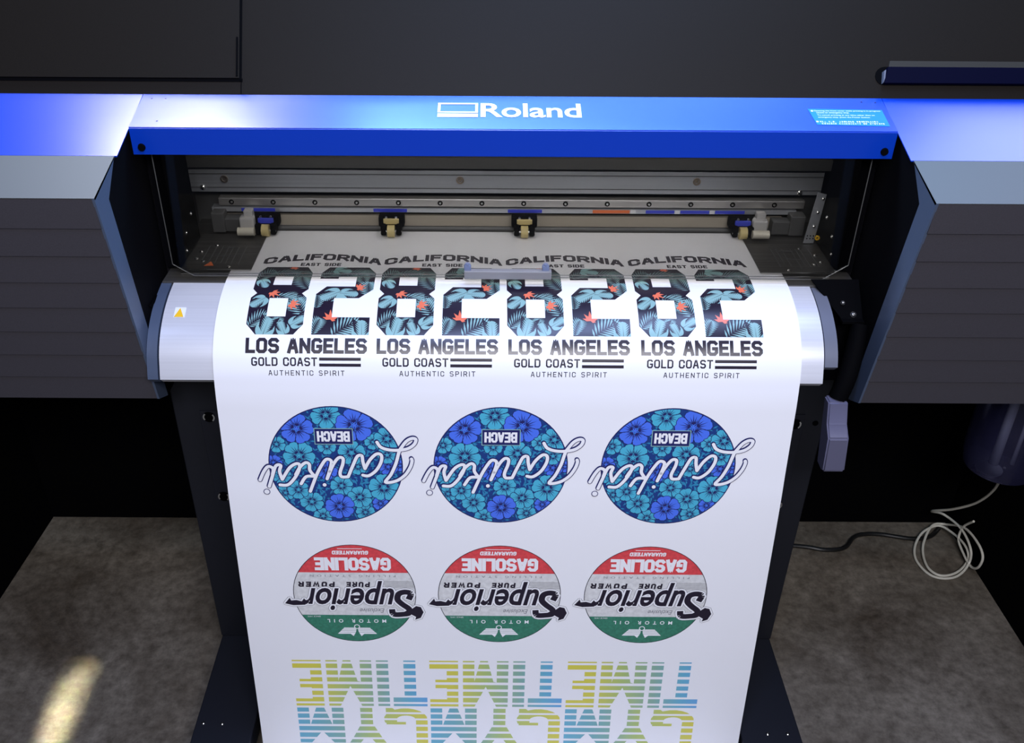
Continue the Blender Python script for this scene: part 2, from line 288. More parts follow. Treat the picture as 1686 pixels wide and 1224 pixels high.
GL = {  # octagonal stroke letters on a 4 x 6 grid; y up
 'A': (4, [[(0, 0), (1.6, 6), (2.4, 6), (4, 0)], [(0.7, 1.9), (3.3, 1.9)]]),
 'B': (4, [[(0, 0), (0, 6), (3, 6), (3.8, 5.2), (3.8, 3.9), (3, 3.1), (0, 3.1)], [(3, 3.1), (4, 2.3), (4, k), (3.1, 0), (0, 0)]]),
 'C': (4, [[(4, 4.3), (4, 5.1), (3.1, 6), (k, 6), (0, 5.1), (0, k), (k, 0), (3.1, 0), (4, k), (4, 1.7)]]),
 'D': (4, [[(0, 0), (0, 6), (3, 6), (4, 5), (4, 1), (3, 0), (0, 0)]]),
 'E': (3.5, [[(3.5, 6), (0, 6), (0, 0), (3.5, 0)], [(0, 3), (3, 3)]]),
 'F': (3.5, [[(3.5, 6), (0, 6), (0, 0)], [(0, 3), (3, 3)]]),
 'G': (4, [[(3.75, 5.35), (3.1, 6), (k, 6), (0, 5.1), (0, k), (k, 0), (3.1, 0), (4, k), (4, 2.7), (2.6, 2.7)]]),
 'H': (4, [[(0, 0), (0, 6)], [(4, 0), (4, 6)], [(0, 3), (4, 3)]]),
 'I': (0.01, [[(0, 0), (0, 6)]]),
 'L': (3.3, [[(0, 6), (0, 0), (3.3, 0)]]),
 'M': (5, [[(0, 0), (0, 6)], [(5, 0), (5, 6)], [(0.5, 5.0), (2.5, 1.9), (4.5, 5.0)]]),
 'N': (4, [[(0, 0), (0, 6)], [(4, 0), (4, 6)], [(0.5, 5.2), (3.5, 0.8)]]),
 'O': (4, [[(k, 0), (0, k), (0, 5.1), (k, 6), (3.1, 6), (4, 5.1), (4, k), (3.1, 0), (k, 0)]]),
 'P': (4, [[(0, 0), (0, 6), (3.1, 6), (4, 5.1), (4, 3.6), (3.1, 2.7), (0, 2.7)]]),
 'R': (4, [[(0, 0), (0, 6), (3.1, 6), (4, 5.1), (4, 3.6), (3.1, 2.7), (0, 2.7)], [(2.2, 2.7), (4, 0)]]),
 'S': (4, [[(3.75, 5.35), (3.1, 6), (k, 6), (0, 5.1), (0, 4), (k, 3.1), (3.1, 3), (4, 2.1), (4, k), (3.1, 0), (k, 0), (0.25, 0.65)]]),
 'T': (4, [[(0, 6), (4, 6)], [(2, 0), (2, 6)]]),
 'U': (4, [[(0, 6), (0, k), (k, 0), (3.1, 0), (4, k), (4, 6)]]),
 'W': (5, [[(0, 6), (1.1, 0), (2.5, 4.6), (3.9, 0), (5, 6)]]),
 'Y': (4, [[(0, 6), (2, 2.8), (4, 6)], [(2, 0), (2, 3)]]),
 ' ': (1.6, [])}
def otext(s, x0, y0, x1, hgt, thick, gap=1.0, shear=0.0):
    """text in local x right / y up, fitted between x0 and x1, baseline y0"""
    thf = thick; polys = []; adv = 0; items = []
    tg = thf/hgt*6        # stroke thickness in grid units (vertical)
    for ch in s: wd, st = GL[ch]; items.append((adv+tg/2, st)); adv += wd+tg+gap
    adv -= gap; sx = (x1-x0)/adv; sy = (hgt-thick)/6
    for ox, st in items:
        for pl in st:
            cl = len(pl) > 2 and pl[0] == pl[-1]; q = [(x0+(ox+a)*sx, y0+thick/2+b*sy) for a, b in pl]
            if shear: q = [(a+(b-y0)*shear, b) for a, b in q]
            ext = []
            if not cl and len(q) >= 2:      # extend butt ends by half a stroke
                def ex(a, b): d = Vector((a[0]-b[0], a[1]-b[1])).normalized()*thick/2; return (a[0]+d.x, a[1]+d.y)
                q[0], q[-1] = ex(q[0], q[1]), ex(q[-1], q[-2])
            polys += stroke(q[:-1] if cl else q, thick, cl)
    return polys
def ftext(s, x0, y0, x1, hgt, bold=0.0, shear=0.0, spacing=1.0):
    """built-in font outline; returns triangulated polygons fitted to the box (cap text: full bounds)"""
    cu = bpy.data.curves.new('t', 'FONT'); cu.body = s; cu.size = 1; cu.offset = bold; cu.shear = shear; cu.space_character = spacing; cu.resolution_u = 4
    o = bpy.data.objects.new('t', cu); COL.objects.link(o); bpy.context.view_layer.update()
    me = bpy.data.meshes.new_from_object(o.evaluated_get(bpy.context.evaluated_depsgraph_get()))
    vs_ = [v.co for v in me.vertices]; a = min(v.x for v in vs_); b = max(v.x for v in vs_); c = min(v.y for v in vs_); d = max(v.y for v in vs_)
    f = lambda v: (x0+(v.x-a)/(b-a)*(x1-x0), y0+(v.y-c)/(d-c)*hgt)
    out = [[f(vs_[i]) for i in p.vertices] for p in me.polygons]
    bpy.data.objects.remove(o); bpy.data.curves.remove(cu); bpy.data.meshes.remove(me); return out
def flat_obj(name, polys, f, m, parent, n0, th=0.0003, label=None):
    bm = NB()
    for p in polys:
        if len(p) < 3 or abs(area2(p)) < 1e-10: continue
        if area2(p) < 0: p = p[::-1]
        a = [bm.verts.new(f(x, y, n0)) for x, y in p]
        try: bm.faces.new(a)
        except Exception: pass
    return part(name, bm, m, parent, label=label)
# logo on the lid
lg = ftext('Roland', -0.0545, 0.0362, 0.1165, 0.0425, bold=0.016, spacing=0.97)
x0, x1, d0, d1 = -0.1275, -0.0590, 0.0362, 0.0790
rc = lambda a, b, c, d: [(a, c), (b, c), (b, d), (a, d)]
lg += [rc(x0, x1, d0, d0+0.0105), rc(x0, x1, d0+0.0132, d0+0.0165), rc(x0, x1, d1-0.0040, d1), rc(x0, x0+0.0045, d0+0.0160, d1-0.004), rc(x1-0.0045, x1, d0+0.0160, d1-0.004)]
flat_obj('brand_lettering', lg, onlid, 'logo', lid, 0.0006, label='white company lettering and keyboard-like rectangle mark')
lab = flat_obj('notice_sticker', [[(0.5095, 0.0195), (0.6305, 0.0155), (0.6300, 0.0650), (0.5040, 0.0675)]], onlid, 'cyanlabel', lid, 0.0005, label='small blue notice sticker with white text')
tx = []
rows = [('Opening the front cover while printing is in progress', 0.513, 0.626, 0.0585), ('causes an emergency stop.', 0.516, 0.572, 0.0525), ('To cancel printing at any time other than an', 0.516, 0.613, 0.0455), ('emergency stop, press the Power button.', 0.516, 0.604, 0.0390)]
for s_, a, b, d in rows: tx += ftext(s_, a, d, b, 0.0042, bold=0.006)
tx += [rc(0.508, 0.5115, 0.0585, 0.0625), rc(0.510, 0.5135, 0.0265, 0.0305)]
random.seed(4)
for d, a, b in ((0.0265, 0.516, 0.612), (0.0205, 0.518, 0.624)):
    x = a
    while x < b:
        for q in range(3):
            tx.append(rc(x, x+0.0026, d+q*0.0015, d+q*0.0015+0.0005)) if random.random() < 0.8 else None
        tx.append(rc(x+0.0008*random.randint(0, 2), x+0.0006+0.0008*random.randint(0, 2)+0.0003, d, d+0.0038)); x += 0.0037 if random.random() < 0.85 else 0.007
ob = flat_obj('sticker_text', tx, onlid, 'whitelabel', lab, 0.0008)
for x, d in ((-0.622, 0.0889), (-0.598, 0.0889), (-0.597, 0.0203), (0.602, 0.0900), (0.6255, 0.0885)): p = onlid(x, d, 0.0002); bm = NB(); cyl(bm, p, NVv, 0.0016, 0.0004, 12); part('lid_rivet', bm, 'navy', lid)
for sx in (-0.6237, 0.6243):
    bm = NB(); cyl(bm, (sx, 1.5352, 1.341), (0, -1, 0), 0.0065, 0.004, 24, 0.0055); part('lid_screw', bm, 'black', lid, True, label='black round screw in the blue lid')

# side covers
def side_cover(s):
    a, b = (s*0.645, s*1.3)
    bm = NB(); prism(bm, [(1.632, 1.3985), (B1[0], B1[1]-0.002), (B2[0]+0.003, B2[1]-0.003), (B3[0]+0.004, B3[1]+0.001), (2.05, 0.8971), (2.05, 1.3985)], a+s*0.004, b)
    body = part('side_cover', bm, 'louver', label='%s side cover with louvered dark front' % ('left' if s < 0 else 'right'))
    bm = NB(); prism(bm, [B0, B1, (B1[0], B1[1]-0.002), (1.634, 1.399)], s*0.6405, b); part('blue_top_panel', bm, 'blue', body, label='bright blue sloping top panel')
    bm = NB(); prism(bm, [(B1[0]-0.0004, B1[1]-0.0003), B2, (B2[0]+0.003, B2[1]-0.004), (B1[0]-0.0004, B1[1]-0.003)], a, b); part('grey_bevel_panel', bm, 'bevel', body, label='mid grey sloping strip below the blue panel')
    # eight overlapping slats
    bm = NB(); n = 8
    P2 = Vector((0, B2[0]+0.001, B2[1]-0.002)); P3 = Vector((0, *B3)); dv = (P3-P2)/n; nn = Vector((0, dv.z, -dv.y)).normalized()
    if nn.y > 0: nn = -nn
    for i in range(n):
        t = P2+dv*i; u = P2+dv*(i+0.975)
        q = [t+nn*-0.003, t+nn*0.0, u+nn*0.0028, u+nn*-0.003]
        prism(bm, [(v.y, v.z) for v in q], a+s*0.003, b)
    part('louver_panel', bm, 'louver', body)
    # inner edge trim
    bm = NB(); pts = [(a, B1[0]-0.001, B1[1]-0.0005), (a, B2[0], B2[1]), (a, B3[0]-0.003, B3[1]), (a, 1.4777, 0.8760), (a, 1.4093, 1.2999), (a, 1.4637, 1.3490)]
    slab(bm, pts, (s*0.004, 0, 0)); part('edge_trim', bm, 'trim', body, label='slate blue inner edge of the side cover')
    # black inner plate
    bm = NB(); slab(bm, [(a+s*0.0005, 1.46, 1.349), (a+s*0.0005, 1.4093, 1.2999), (a+s*0.0005, 1.4777, 0.876), (a+s*0.0005, 1.60, 0.876), (a+s*0.0005, 1.60, 1.38)], (s*0.003, 0, 0)); part('inner_plate', bm, 'black', body)
    return body
coverL = side_cover(-1); coverR = side_cover(1)
# inner side walls of the print bay
for s in (-1, 1):
    bm = NB(); slab(bm, [(s*0.6175, 1.60, 1.39), (s*0.6175, 1.728, 1.39), (s*0.6175, 1.737, 1.085), (s*0.6175, 1.60, 1.085)], (s*0.0265, 0, 0))
    w_ = part('bay_side_wall', bm, 'black')
    for (y, z) in ((1.64, 1.10), (1.655, 1.13), (1.70, 1.15)): bm = NB(); screw(bm, (s*0.6175, y, z), (-s, 0, 0), 0.004); part('wall_screw', bm, 'chrome', w_, True)

# print bay interior -------------------------------------------------------
YB = 1.80
def face_strip(name, x0, x1, z0, z1, m, yf=YB, parent=None, dep=0.02, label=None, bev=0):
    bm = NB(); quadbox(bm, x0, x1, yf, yf+dep, z0, z1, bev); return part(name, bm, m, parent, label=label)
bm = NB(); prism(bm, [(1.845, 1.385), (1.845, 0.95), (1.90, 0.95), (1.90, 1.385)], -0.66, 0.66); part('bay_back_plate', bm, 'greydark')
bm = NB(); prism(bm, [(1.62, 1.385), (1.846, 1.385), (1.846, 1.377), (1.62, 1.377)], -0.6435, 0.6435); part('bay_ceiling_plate', bm, 'black')
beam = face_strip('carriage_beam', -0.6435, 0.63, 1.1570, 1.2035, 'alu', YB-0.004, dep=0.05, label='wide brushed aluminium beam behind the window')
bm = NB(); 
for z in (1.166, 1.1945): quadbox(bm, -0.643, 0.629, YB-0.0052, YB-0.004, z, z+0.0012)
part('beam_groove', bm, 'greydark', beam)
face_strip('upper_beam_cover', -0.6435, 0.642, 1.2085, 1.2300, 'greydark', YB-0.006, dep=0.03)
face_strip('top_beam_cover', -0.6435, 0.642, 1.2315, 1.300, 'greydark', YB+0.004, dep=0.03)
rail = face_strip('guide_rail', -0.585, 0.60, 1.1305, 1.1465, 'rail', YB-0.012, dep=0.02, label='ground steel rail with a row of screws', bev=0.0012)
for i in range(14):
    x = -0.5589+i*(0.4544+0.5589)/12; bm = NB(); cyl(bm, (x, YB-0.0125, 1.1385), (0, -1, 0), 0.0052, 0.0006, 20); 
    rs = part('rail_screw_seat', bm, 'black', rail); bm = NB(); cyl(bm, (x, YB-0.0131, 1.1385), (0, -1, 0), 0.0030, 0.0022, 16, 0.0018)
    part('rail_screw', bm, 'chrome', rail, True)
for x, z in ((-0.5689, 1.184), (-0.0962, 1.184), (0.3778, 1.184)):
    bm = NB(); ring(bm, (x, YB-0.004, z), (0, -1, 0), 0.0045, 0.0078, 0.002); cyl(bm, (x, YB-0.003, z), (0, -1, 0), 0.0045, 0.0020, 16, 0.003); part('beam_bolt', bm, 'brass', beam, True)
for x, z in ((-0.6148, 1.166), (0.5878, 1.162)):
    bm = NB(); screw(bm, (x, YB-0.004, z), (0, -1, 0), 0.0055, 0.004); part('beam_bolt', bm, 'chrome', beam, True)
low = face_strip('lower_rail_lip', -0.60, 0.585, 1.1185, 1.1272, 'alu', YB-0.014, dep=0.02)
segs = [(-0.5403, -0.4720, 'bluelabel'), (-0.2723, -0.2041, 'bluelabel'), (0.0004, 0.0697, 'bluelabel'), (0.1725, 0.2475, 'orangelabel'), (0.2801, 0.3381, 'bluelabel'), (0.3501, 0.4090, 'bluelabel'), (0.4205, 0.4805, 'bluelabel')]
for a, b, m_ in segs:
    bm = NB(); quadbox(bm, a, b, YB-0.0150, YB-0.0142, 1.1195, 1.1262); part('position_label', bm, m_, low, label='thin %s marker label' % ('orange' if 'orange' in m_ else 'blue'))
for a, b in ((0.2495, 0.2600), (0.3395, 0.3490), (0.4100, 0.4195)):
    bm = NB(); quadbox(bm, a, b, YB-0.0150, YB-0.0142, 1.119, 1.1265); part('spacer_label', bm, 'whitelabel', low)
face_strip('dark_gap_bar', -0.60, 0.59, 1.1115, 1.1185, 'gap', YB-0.004, dep=0.02)  # thin black bar between rail lip and feed strip
face_strip('feed_strip', -0.58, 0.56, 1.0875, 1.1105, 'beige', YB-0.010, dep=0.02, label='long tan strip above the sheet entry')
bm = NB(); cyl(bm, (-0.60, YB-0.004, 1.0790), (1, 0, 0), 0.0085, 1.19, 24); part('feed_roller', bm, 'greydark', smooth=True)
# platen
bm = NB(); quadbox(bm, -0.6435, 0.6435, 1.556, 1.845, 1.060, 1.0765, 0.001)
platen = part('platen', bm, 'platen', label='dark metal print bed under the sheet')
bm = NB(); quadbox(bm, -0.6165, 0.60, 1.5855, 1.5880, 1.0775, 1.0795); part('platen_edge', bm, 'chrome', platen)
for s, xa, xb in ((-1, -0.6170, -0.4865), (1, 0.4745, 0.6170)):
    bm = NB(); quadbox(bm, xa, xb, 1.5970, 1.755, 1.0805, 1.0820); cl = part('media_clamp', bm, 'platen', label='thin dark plate holding down the %s sheet edge' % ('left' if s < 0 else 'right'))
    bm = NB(); quadbox(bm, min(xa, xb) if s < 0 else xa+0.0, xb if s < 0 else xb-0.02, 1.5950, 1.5975, 1.0803, 1.0825); part('clamp_edge', bm, 'chrome', cl)
    bm = NB(); random.seed(8+s)
    for q in range(7):
        x = s*(0.515+0.012*q+random.random()*0.006); quadbox(bm, x, x+0.0018, 1.615+random.random()*0.02, 1.70, 1.0819, 1.0826)
    for (x, y, ln) in ((0.545, 1.690, 0.028), (0.553, 1.655, 0.032)): quadbox(bm, s*x-ln/2, s*x+ln/2, y, y+0.0015, 1.0820, 1.0830)
    part('clamp_rib', bm, 'greydark', cl)
    for (x, y) in ((0.575, 1.70), (0.598, 1.67), (0.600, 1.64), (0.530, 1.605), (0.585, 1.63)): bm = NB(); screw(bm, (s*x, y, 1.0820), (0, 0, 1), 0.0038); part('clamp_screw', bm, 'chrome', cl, True)
    # end block and shiny cap beside the outer pinch roller
    xx = -0.5235 if s < 0 else 0.5085
    bm = NB(); quadbox(bm, xx-0.016, xx+0.014, 1.752, 1.775, 1.085, 1.118, 0.003); quadbox(bm, xx-0.008, xx+0.010, 1.762, 1.78, 1.115, 1.130, 0.002); eb = part('end_block', bm, 'lightgrey', smooth=False)
    bm = NB(); cyl(bm, (xx-0.018, 1.742, 1.094), (1, 0, 0), 0.0085, 0.033, 20); part('block_cap', bm, 'cream', eb, True, label='shiny cream cap')
    bm = NB(); quadbox(bm, s*0.555-0.02, s*0.555+0.02, 1.765, 1.79, 1.083, 1.112, 0.002); quadbox(bm, s*0.583-0.014, s*0.585+0.014, 1.76, 1.79, 1.083, 1.125, 0.002); part('end_housing', bm, 'greydark')
bm = NB(); slab(bm, [(-0.578, 1.6105, 1.0828), (-0.560, 1.6105, 1.0828), (-0.569, 1.628, 1.0828)], (0, 0, 0.0005)); part('bed_caution_mark', bm, 'orangelabel', platen)
# pinch rollers
for i, x in enumerate((-0.4880, -0.2350, 0.0338, 0.4741)):
    hb = NB(); quadbox(hb, x-0.026, x+0.026, 1.765, 1.789, 1.094, 1.118, 0.004, 2); quadbox(hb, x-0.021, x-0.010, 1.748, 1.775, 1.0835, 1.106, 0.003); quadbox(hb, x+0.010, x+0.021, 1.748, 1.775, 1.0835, 1.106, 0.003)
    pr = part('pinch_roller', hb, 'black', smooth=True, label='black roller bracket with tan wheel' + (' and blue cap' if i in (0, 3) else ' and tan cap'))
    hb = NB(); quadbox(hb, x-0.0155, x+0.0155, 1.759, 1.7652, 1.104, 1.1145, 0.001); part('bracket_cap', hb, 'bluelabel' if i in (0, 3) else 'tan', pr)
    hb = NB(); cyl(hb, (x-0.0072, 1.752, 1.0925), (1, 0, 0), 0.0122, 0.0144, 26); part('wheel', hb, 'tan', pr, True)
    hb = NB(); cyl(hb, (x-0.021, 1.752, 1.0925), (1, 0, 0), 0.0022, 0.042, 12); part('axle', hb, 'chrome', pr, True)
    hb = NB(); screw(hb, (x-0.010, 1.7648, 1.1165), (0, -1, 0), 0.0026); screw(hb, (x+0.010, 1.7648, 1.1165), (0, -1, 0), 0.0026); part('bracket_screw', hb, 'chrome', pr, True)
# right slanted bracket with perforations
bm = NB(); slab(bm, [(0.5895, 1.725, 1.0840), (0.6100, 1.725, 1.0840), (0.6160, 1.725, 1.187), (0.5985, 1.725, 1.191)], (0, 0.002, 0)); rb = part('slotted_bracket', bm, 'alu', label='narrow grey upright bracket at the right end')
bm = NB()
for q in range(6): cyl(bm, (0.595+0.006*(q % 3), 1.7248, 1.094+0.006*(q//3)), (0, -1, 0), 0.0014, 0.0004, 10)
part('bracket_hole_pattern', bm, 'gap', rb, True)
for z, x in ((1.178, 0.611), (1.150, 0.606), (1.12, 0.604)): bm = NB(); screw(bm, (x, 1.7248, z), (0, -1, 0), 0.0030); part('bracket_rivet', bm, 'chrome', rb, True)
bm = NB(); ring(bm, (0.6125, 1.719, 1.099), (0, -1, 0), 0.002, 0.0048, 0.003); part('yellow_washer', bm, 'yellow', rb, label='small yellow washer')

# viewing window
bm = NB(); WY = 1.5565
wp = [(-0.618, 1.3275), (0.617, 1.3275), (0.619, 1.118), (0.577, 1.0885), (-0.582, 1.0885), (-0.618, 1.112)]
slab(bm, [(x, WY, z) for x, z in wp], (0, 0.003, 0)); win = part('viewing_window', bm, 'glass', label='clear smoked acrylic window under the blue lid')
bm = NB(); e = 0.0011
for p, q in ((wp[1], wp[2]), (wp[2], wp[3]), (wp[3], wp[4]), (wp[4], wp[5]), (wp[5], wp[0])):
    tube(bm, [Vector((p[0], WY+0.0015, p[1])), Vector((q[0], WY+0.0015, q[1]))], 0.00085, 6)
part('window_edge', bm, mat('polished_acrylic_edge', (0.16, 0.165, 0.17), 0.3), win)
bm = NB(); quadbox(bm, -0.0832, 0.0762, 1.5440, 1.5475, 1.0915, 1.1065, 0.001); quadbox(bm, -0.0832, 0.0762, 1.5440, WY, 1.1050, 1.1075, 0.0008)
hd = part('window_handle', bm, 'handle', win, label='grey metal pull at the bottom of the window')
for x in (-0.0770, 0.0655):
    bm = NB(); quadbox(bm, x-0.0065, x+0.0065, 1.5485, WY, 1.105, 1.118, 0.0025, 3); cyl(bm, (x, 1.552, 1.117), (0, 0, 1), 0.0045, 0.003, 16)
    part('handle_stud', bm, mat('steel_blue_plastic', (0.16, 0.20, 0.33), 0.35), win, True)
for x in (-0.560, 0.585):
    bm = NB(); screw(bm, (x-0.035, 1.5995, 1.318), (0, -1, 0), 0.003); part('window_screw', bm, 'chrome', win, True)

# apron ---------------------------------------------------------------------
KP = [(1.79, 1.079), (1.66, 1.079), (1.60, 1.079), (1.555, 1.077), (1.515, 1.070), (1.478, 1.057), (1.443, 1.036), (1.418, 1.010), (1.403, .980), (1.3955, .95), (1.390, .92), (1.385, .88), (1.372, .78), (1.359, .683), (1.33, .41), (1.298, .11), (1.283, .045), (1.25, .012), (1.18, .006), (1.05, .006)]
ap = [(p.x, p.y) for p in crs([(y, z, 0) for y, z in [(1.556, 1.0745), (1.518, 1.0672), (1.481, 1.0543), (1.446, 1.0333), (1.4215, 1.0075), (1.4065, .978), (1.400, .962)]], 5)]
# flattened facets on the lower apron like folded sheet
def apron_mesh(x0, x1, inset=0.0, upto=None):
    P = ap[:upto] if upto else ap
    P = [(y+inset, z-inset*0.6) for y, z in P]; Q = [(y+0.012, z-0.012) for y, z in P]
    bm = NB(); prism(bm, P+[(P[-1][0]+0.004, P[-1][1]-0.004)]+Q[::-1], x0, x1); return bm
apron = part('front_apron', apron_mesh(-0.622, 0.556), 'apron', smooth=True, label='silver curved apron the sheet slides over')
part('apron_end_cap', apron_mesh(-0.6445, -0.6258, 0.001), 'trim', apron, True, label='slate end cap at the left of the apron')
part('apron_end_cap', apron_mesh(0.5590, 0.582, 0.003, 24), 'cap', apron, True, label='grey end cap at the right of the apron')
bm = NB(); slab(bm, [(-0.6442, 1.600, 1.0626), (-0.6442, 1.605, 1.058), (-0.6442, 1.480, 1.063), (-0.6442, 1.476, 1.070)], (0.001, 0, 0)); part('slot_line', bm, 'gap', coverL)
# caution sticker follows the apron
def on_apron(x, z):
    for (a, b) in zip(ap, ap[1:]):
        if b[1] <= z <= a[1]: t = (z-a[1])/(b[1]-a[1]); return (x, a[0]+t*(b[0]-a[0])-0.0006, z+0.0006)
def sheet_patch(bm, pts, f, n=1):
    vs_ = [bm.verts.new(f(x, z)) for x, z in pts]; bm.faces.new(vs_)
bm = NB(); sheet_patch(bm, [(-0.603, 1.0585), (-0.583, 1.0585), (-0.583, 1.0490), (-0.603, 1.0490)], on_apron); st = part('caution_sticker', bm, 'whitelabel', apron, label='small white sticker with yellow warning triangle')
def on_ap2(x, z): p = on_apron(x, z); return (p[0], p[1]-0.0005, p[2]+0.0006)
bm = NB(); sheet_patch(bm, [(-0.6020, 1.0495), (-0.5850, 1.0495), (-0.5935, 1.0580)], on_ap2); part('warning_triangle', bm, 'yellow', st)
# black loading bracket + lever, right
bm = NB(); slab(bm, [(0.556, 1.556, 1.090), (0.6435, 1.556, 1.090), (0.6435, 1.50, 1.0385), (0.6045, 1.50, 1.0385)], (0, 0.004, -0.002)); quadbox(bm, 0.6035, 0.6435, 1.488, 1.503, 1.034, 1.0385)
br = part('lever_bracket', bm, 'gap', label='black bent bracket right of the apron')
for p, q in (((0.6085, 1.52, 1.060), 0.004), ((0.6262, 1.505, 1.044), 0.0055)): bm = NB(); screw(bm, p, (0, -0.7, 0.7), q, 0.004); part('bracket_bolt', bm, 'chrome', br, True)
bm = NB(); slab(bm, [(0.585, 1.530, 1.036), (0.6435, 1.530, 1.036), (0.6435, 1.530, 0.885), (0.590, 1.530, 0.885), (0.568, 1.530, 0.95)], (0, 0.02, 0)); part('lower_corner_plate', bm, 'black')
bm = NB(); tube(bm, crs([(0.640, 1.495, 1.030), (0.632, 1.475, 0.99), (0.620, 1.452, 0.94), (0.608, 1.442, 0.903)], 5), 0.017, 16); lever = part('loading_lever', bm, 'gap', smooth=True, label='black lever arm hanging at the right of the apron')
bm = NB(); prof = [(1.424, 0.905), (1.418, 0.860), (1.402, 0.838), (1.408, 0.757), (1.418, 0.750), (1.446, 0.752), (1.450, 0.905)]
a_ = [Vector((0.586+(0.905-z)*0.095, y, z)) for y, z in prof]; b_ = [Vector((0.622+(0.905-z)*0.13, y, z)) for y, z in prof]
va = [bm.verts.new(v) for v in a_]; vb = [bm.verts.new(v) for v in b_]; bm.faces.new(va); bm.faces.new(vb[::-1])
for i in range(7): bm.faces.new((va[i], va[(i+1) % 7], vb[(i+1) % 7], vb[i]))
bmesh.ops.recalc_face_normals(bm, faces=bm.faces); bmesh.ops.bevel(bm, geom=list(bm.edges), offset=0.003, segments=3, affect='EDGES')
part('lever_grip', bm, 'lilac', lever, True, label='slate grey stepped lever grip')
# lower body between the side covers, carried by the stand
bm = NB(); prism(bm, [(1.47, 1.036), (1.56, 1.058), (2.05, 1.058), (2.05, 0.87), (1.60, 0.87), (1.47, 0.965)], -0.6435, 0.566); part('lower_body', bm, 'black')
# stand ---------------------------------------------------------------------
stand = None
for s in (-1, 1):
    xo = -0.681 if s < 0 else 0.655; xi = xo-s*0.135
    xa, xb = min(xo, xi), max(xo, xi)
    bm = NB(); quadbox(bm, xa, xb, 1.5765, 1.665, 0.10, 0.89, 0.003); leg = part('stand_leg', bm, 'dark', label='%s upright of the black stand' % ('left' if s < 0 else 'right'))
    xi0, xi1 = (-0.628, -0.565) if s < 0 else (0.548, 0.612)
    bm = NB(); quadbox(bm, xi0, xi1, 1.5735, 1.5766, 0.520 if s < 0 else 0.51, 0.770, 0.0008); pl = part('joint_plate', bm, 'inset', leg)
    for (x, z) in (((-0.6095, 0.757), (-0.6095, 0.545)) if s < 0 else ((0.594, 0.748), (0.593, 0.531))):
        bm = NB(); cyl(bm, (x, 1.5736, z), (0, -1, 0), 0.0125, 0.0015, 24); b_ = part('bolt', bm, 'gap', pl) if False else part('plate_bolt', bm, 'gap', leg, label='black bolt head')
        bm = NB(); ring(bm, (x, 1.5722, z), (0, -1, 0), 0.0092, 0.0122, 0.0012, R(-50), R(40)); ring(bm, (x, 1.5722, z), (0, -1, 0), 0.0092, 0.0122, 0.0012, R(130), R(215)); part('bolt_crescent', bm, 'chrome', leg)  # two chrome crescents on the rim of each bolt head
    if s > 0:
        bm = NB(); cyl(bm, (0.6365, 1.5766, 0.7487), (0, -1, 0), 0.006, 0.0015, 18); part('plate_bolt', bm, 'gap', leg)
    bm = NB(); quadbox(bm, xa+0.002, xb-0.002, 1.10, 2.02, 0.045, 0.10, 0.003); foot = part('stand_foot', bm, 'dark', label='%s floor beam of the black stand' % ('left' if s < 0 else 'right'))
    for x, y in (((-0.6616, 1.3285), (-0.6197, 1.3272)) if s < 0 else ((0.5813, 1.310), (0.6254, 1.3104))):
        bm = NB(); screw(bm, (x, y, 0.10), (0, 0, 1), 0.0042, 0.0022); part('foot_screw', bm, 'chrome', foot, True)
    for y in (1.14, 1.96):
        bm = NB(); xc = (xa+xb)/2; cyl(bm, (xc-0.012, y, 0.0225), (1, 0, 0), 0.0225, 0.024, 24); cyl(bm, (xc, y, 0.03), (0, 0, 1), 0.012, 0.016, 16); part('caster', bm, 'gap', foot, True)
bm = NB(); quadbox(bm, -0.548, 0.522, 1.60, 1.65, 0.62, 0.72, 0.003); part('cross_beam', bm, 'dark')

# ---------------------------------------------------------------- printed sheet
PR = [(v.x, v.y) for v in crs([(y, z, 0) for y, z in [(1.78, 1.0790)]+KP[1:]], 8)]
SS = [0.0]
for a, b in zip(PR, PR[1:]): SS.append(SS[-1]+math.hypot(a[0]-b[0], a[1]-b[1]))
ND = []
for i in range(len(PR)):
    a, b = PR[max(i-1, 0)], PR[min(i+1, len(PR)-1)]; d = Vector((b[0]-a[0], b[1]-a[1])).normalized(); n = Vector((d.y, -d.x))
    if n.x*-0.7+n.y*0.7 < 0: n = -n
    ND.append(n)
def onsheet(x, s, off, row):
    t = (s-SS[row])/(SS[row+1]-SS[row]); n = ND[row].lerp(ND[row+1], t)
    y = PR[row][0]+(PR[row+1][0]-PR[row][0])*t; z = PR[row][1]+(PR[row+1][1]-PR[row][1])*t
    return (x, y+n.x*off, z+n.y*off)
SW = Vector((-0.0053, 0, 0))
bm = NB(); XL, XR = -0.5255, 0.5150
fr = [[bm.verts.new((x, p[0], p[1])) for x in (XL, XR)] for p in PR]
bk = [[bm.verts.new((x, p[0]-n.x*0.0004, p[1]-n.y*0.0004)) for x in (XL, XR)] for p, n in zip(PR, ND)]
for i in range(len(PR)-1):
    bm.faces.new((fr[i][0], fr[i][1], fr[i+1][1], fr[i+1][0])); bm.faces.new((bk[i][0], bk[i+1][0], bk[i+1][1], bk[i][1]))
    bm.faces.new((fr[i][0], fr[i+1][0], bk[i+1][0], bk[i][0])); bm.faces.new((fr[i][1], bk[i][1], bk[i+1][1], fr[i+1][1]))
bm.faces.new((fr[0][0], bk[0][0], bk[0][1], fr[0][1])); bm.faces.new((fr[-1][0], fr[-1][1], bk[-1][1], bk[-1][0]))
sheet = link('printed_sheet', bm, 'paper', None, True)
tag(sheet, 'wide glossy white sheet of colourful prints hanging out over the silver apron', 'printed sheet')
def ink_obj(name, polys, ox, os_, off, m, parent, label=None):
    return ink_layers(name, [(polys, off, m)], ox, os_, parent, label)
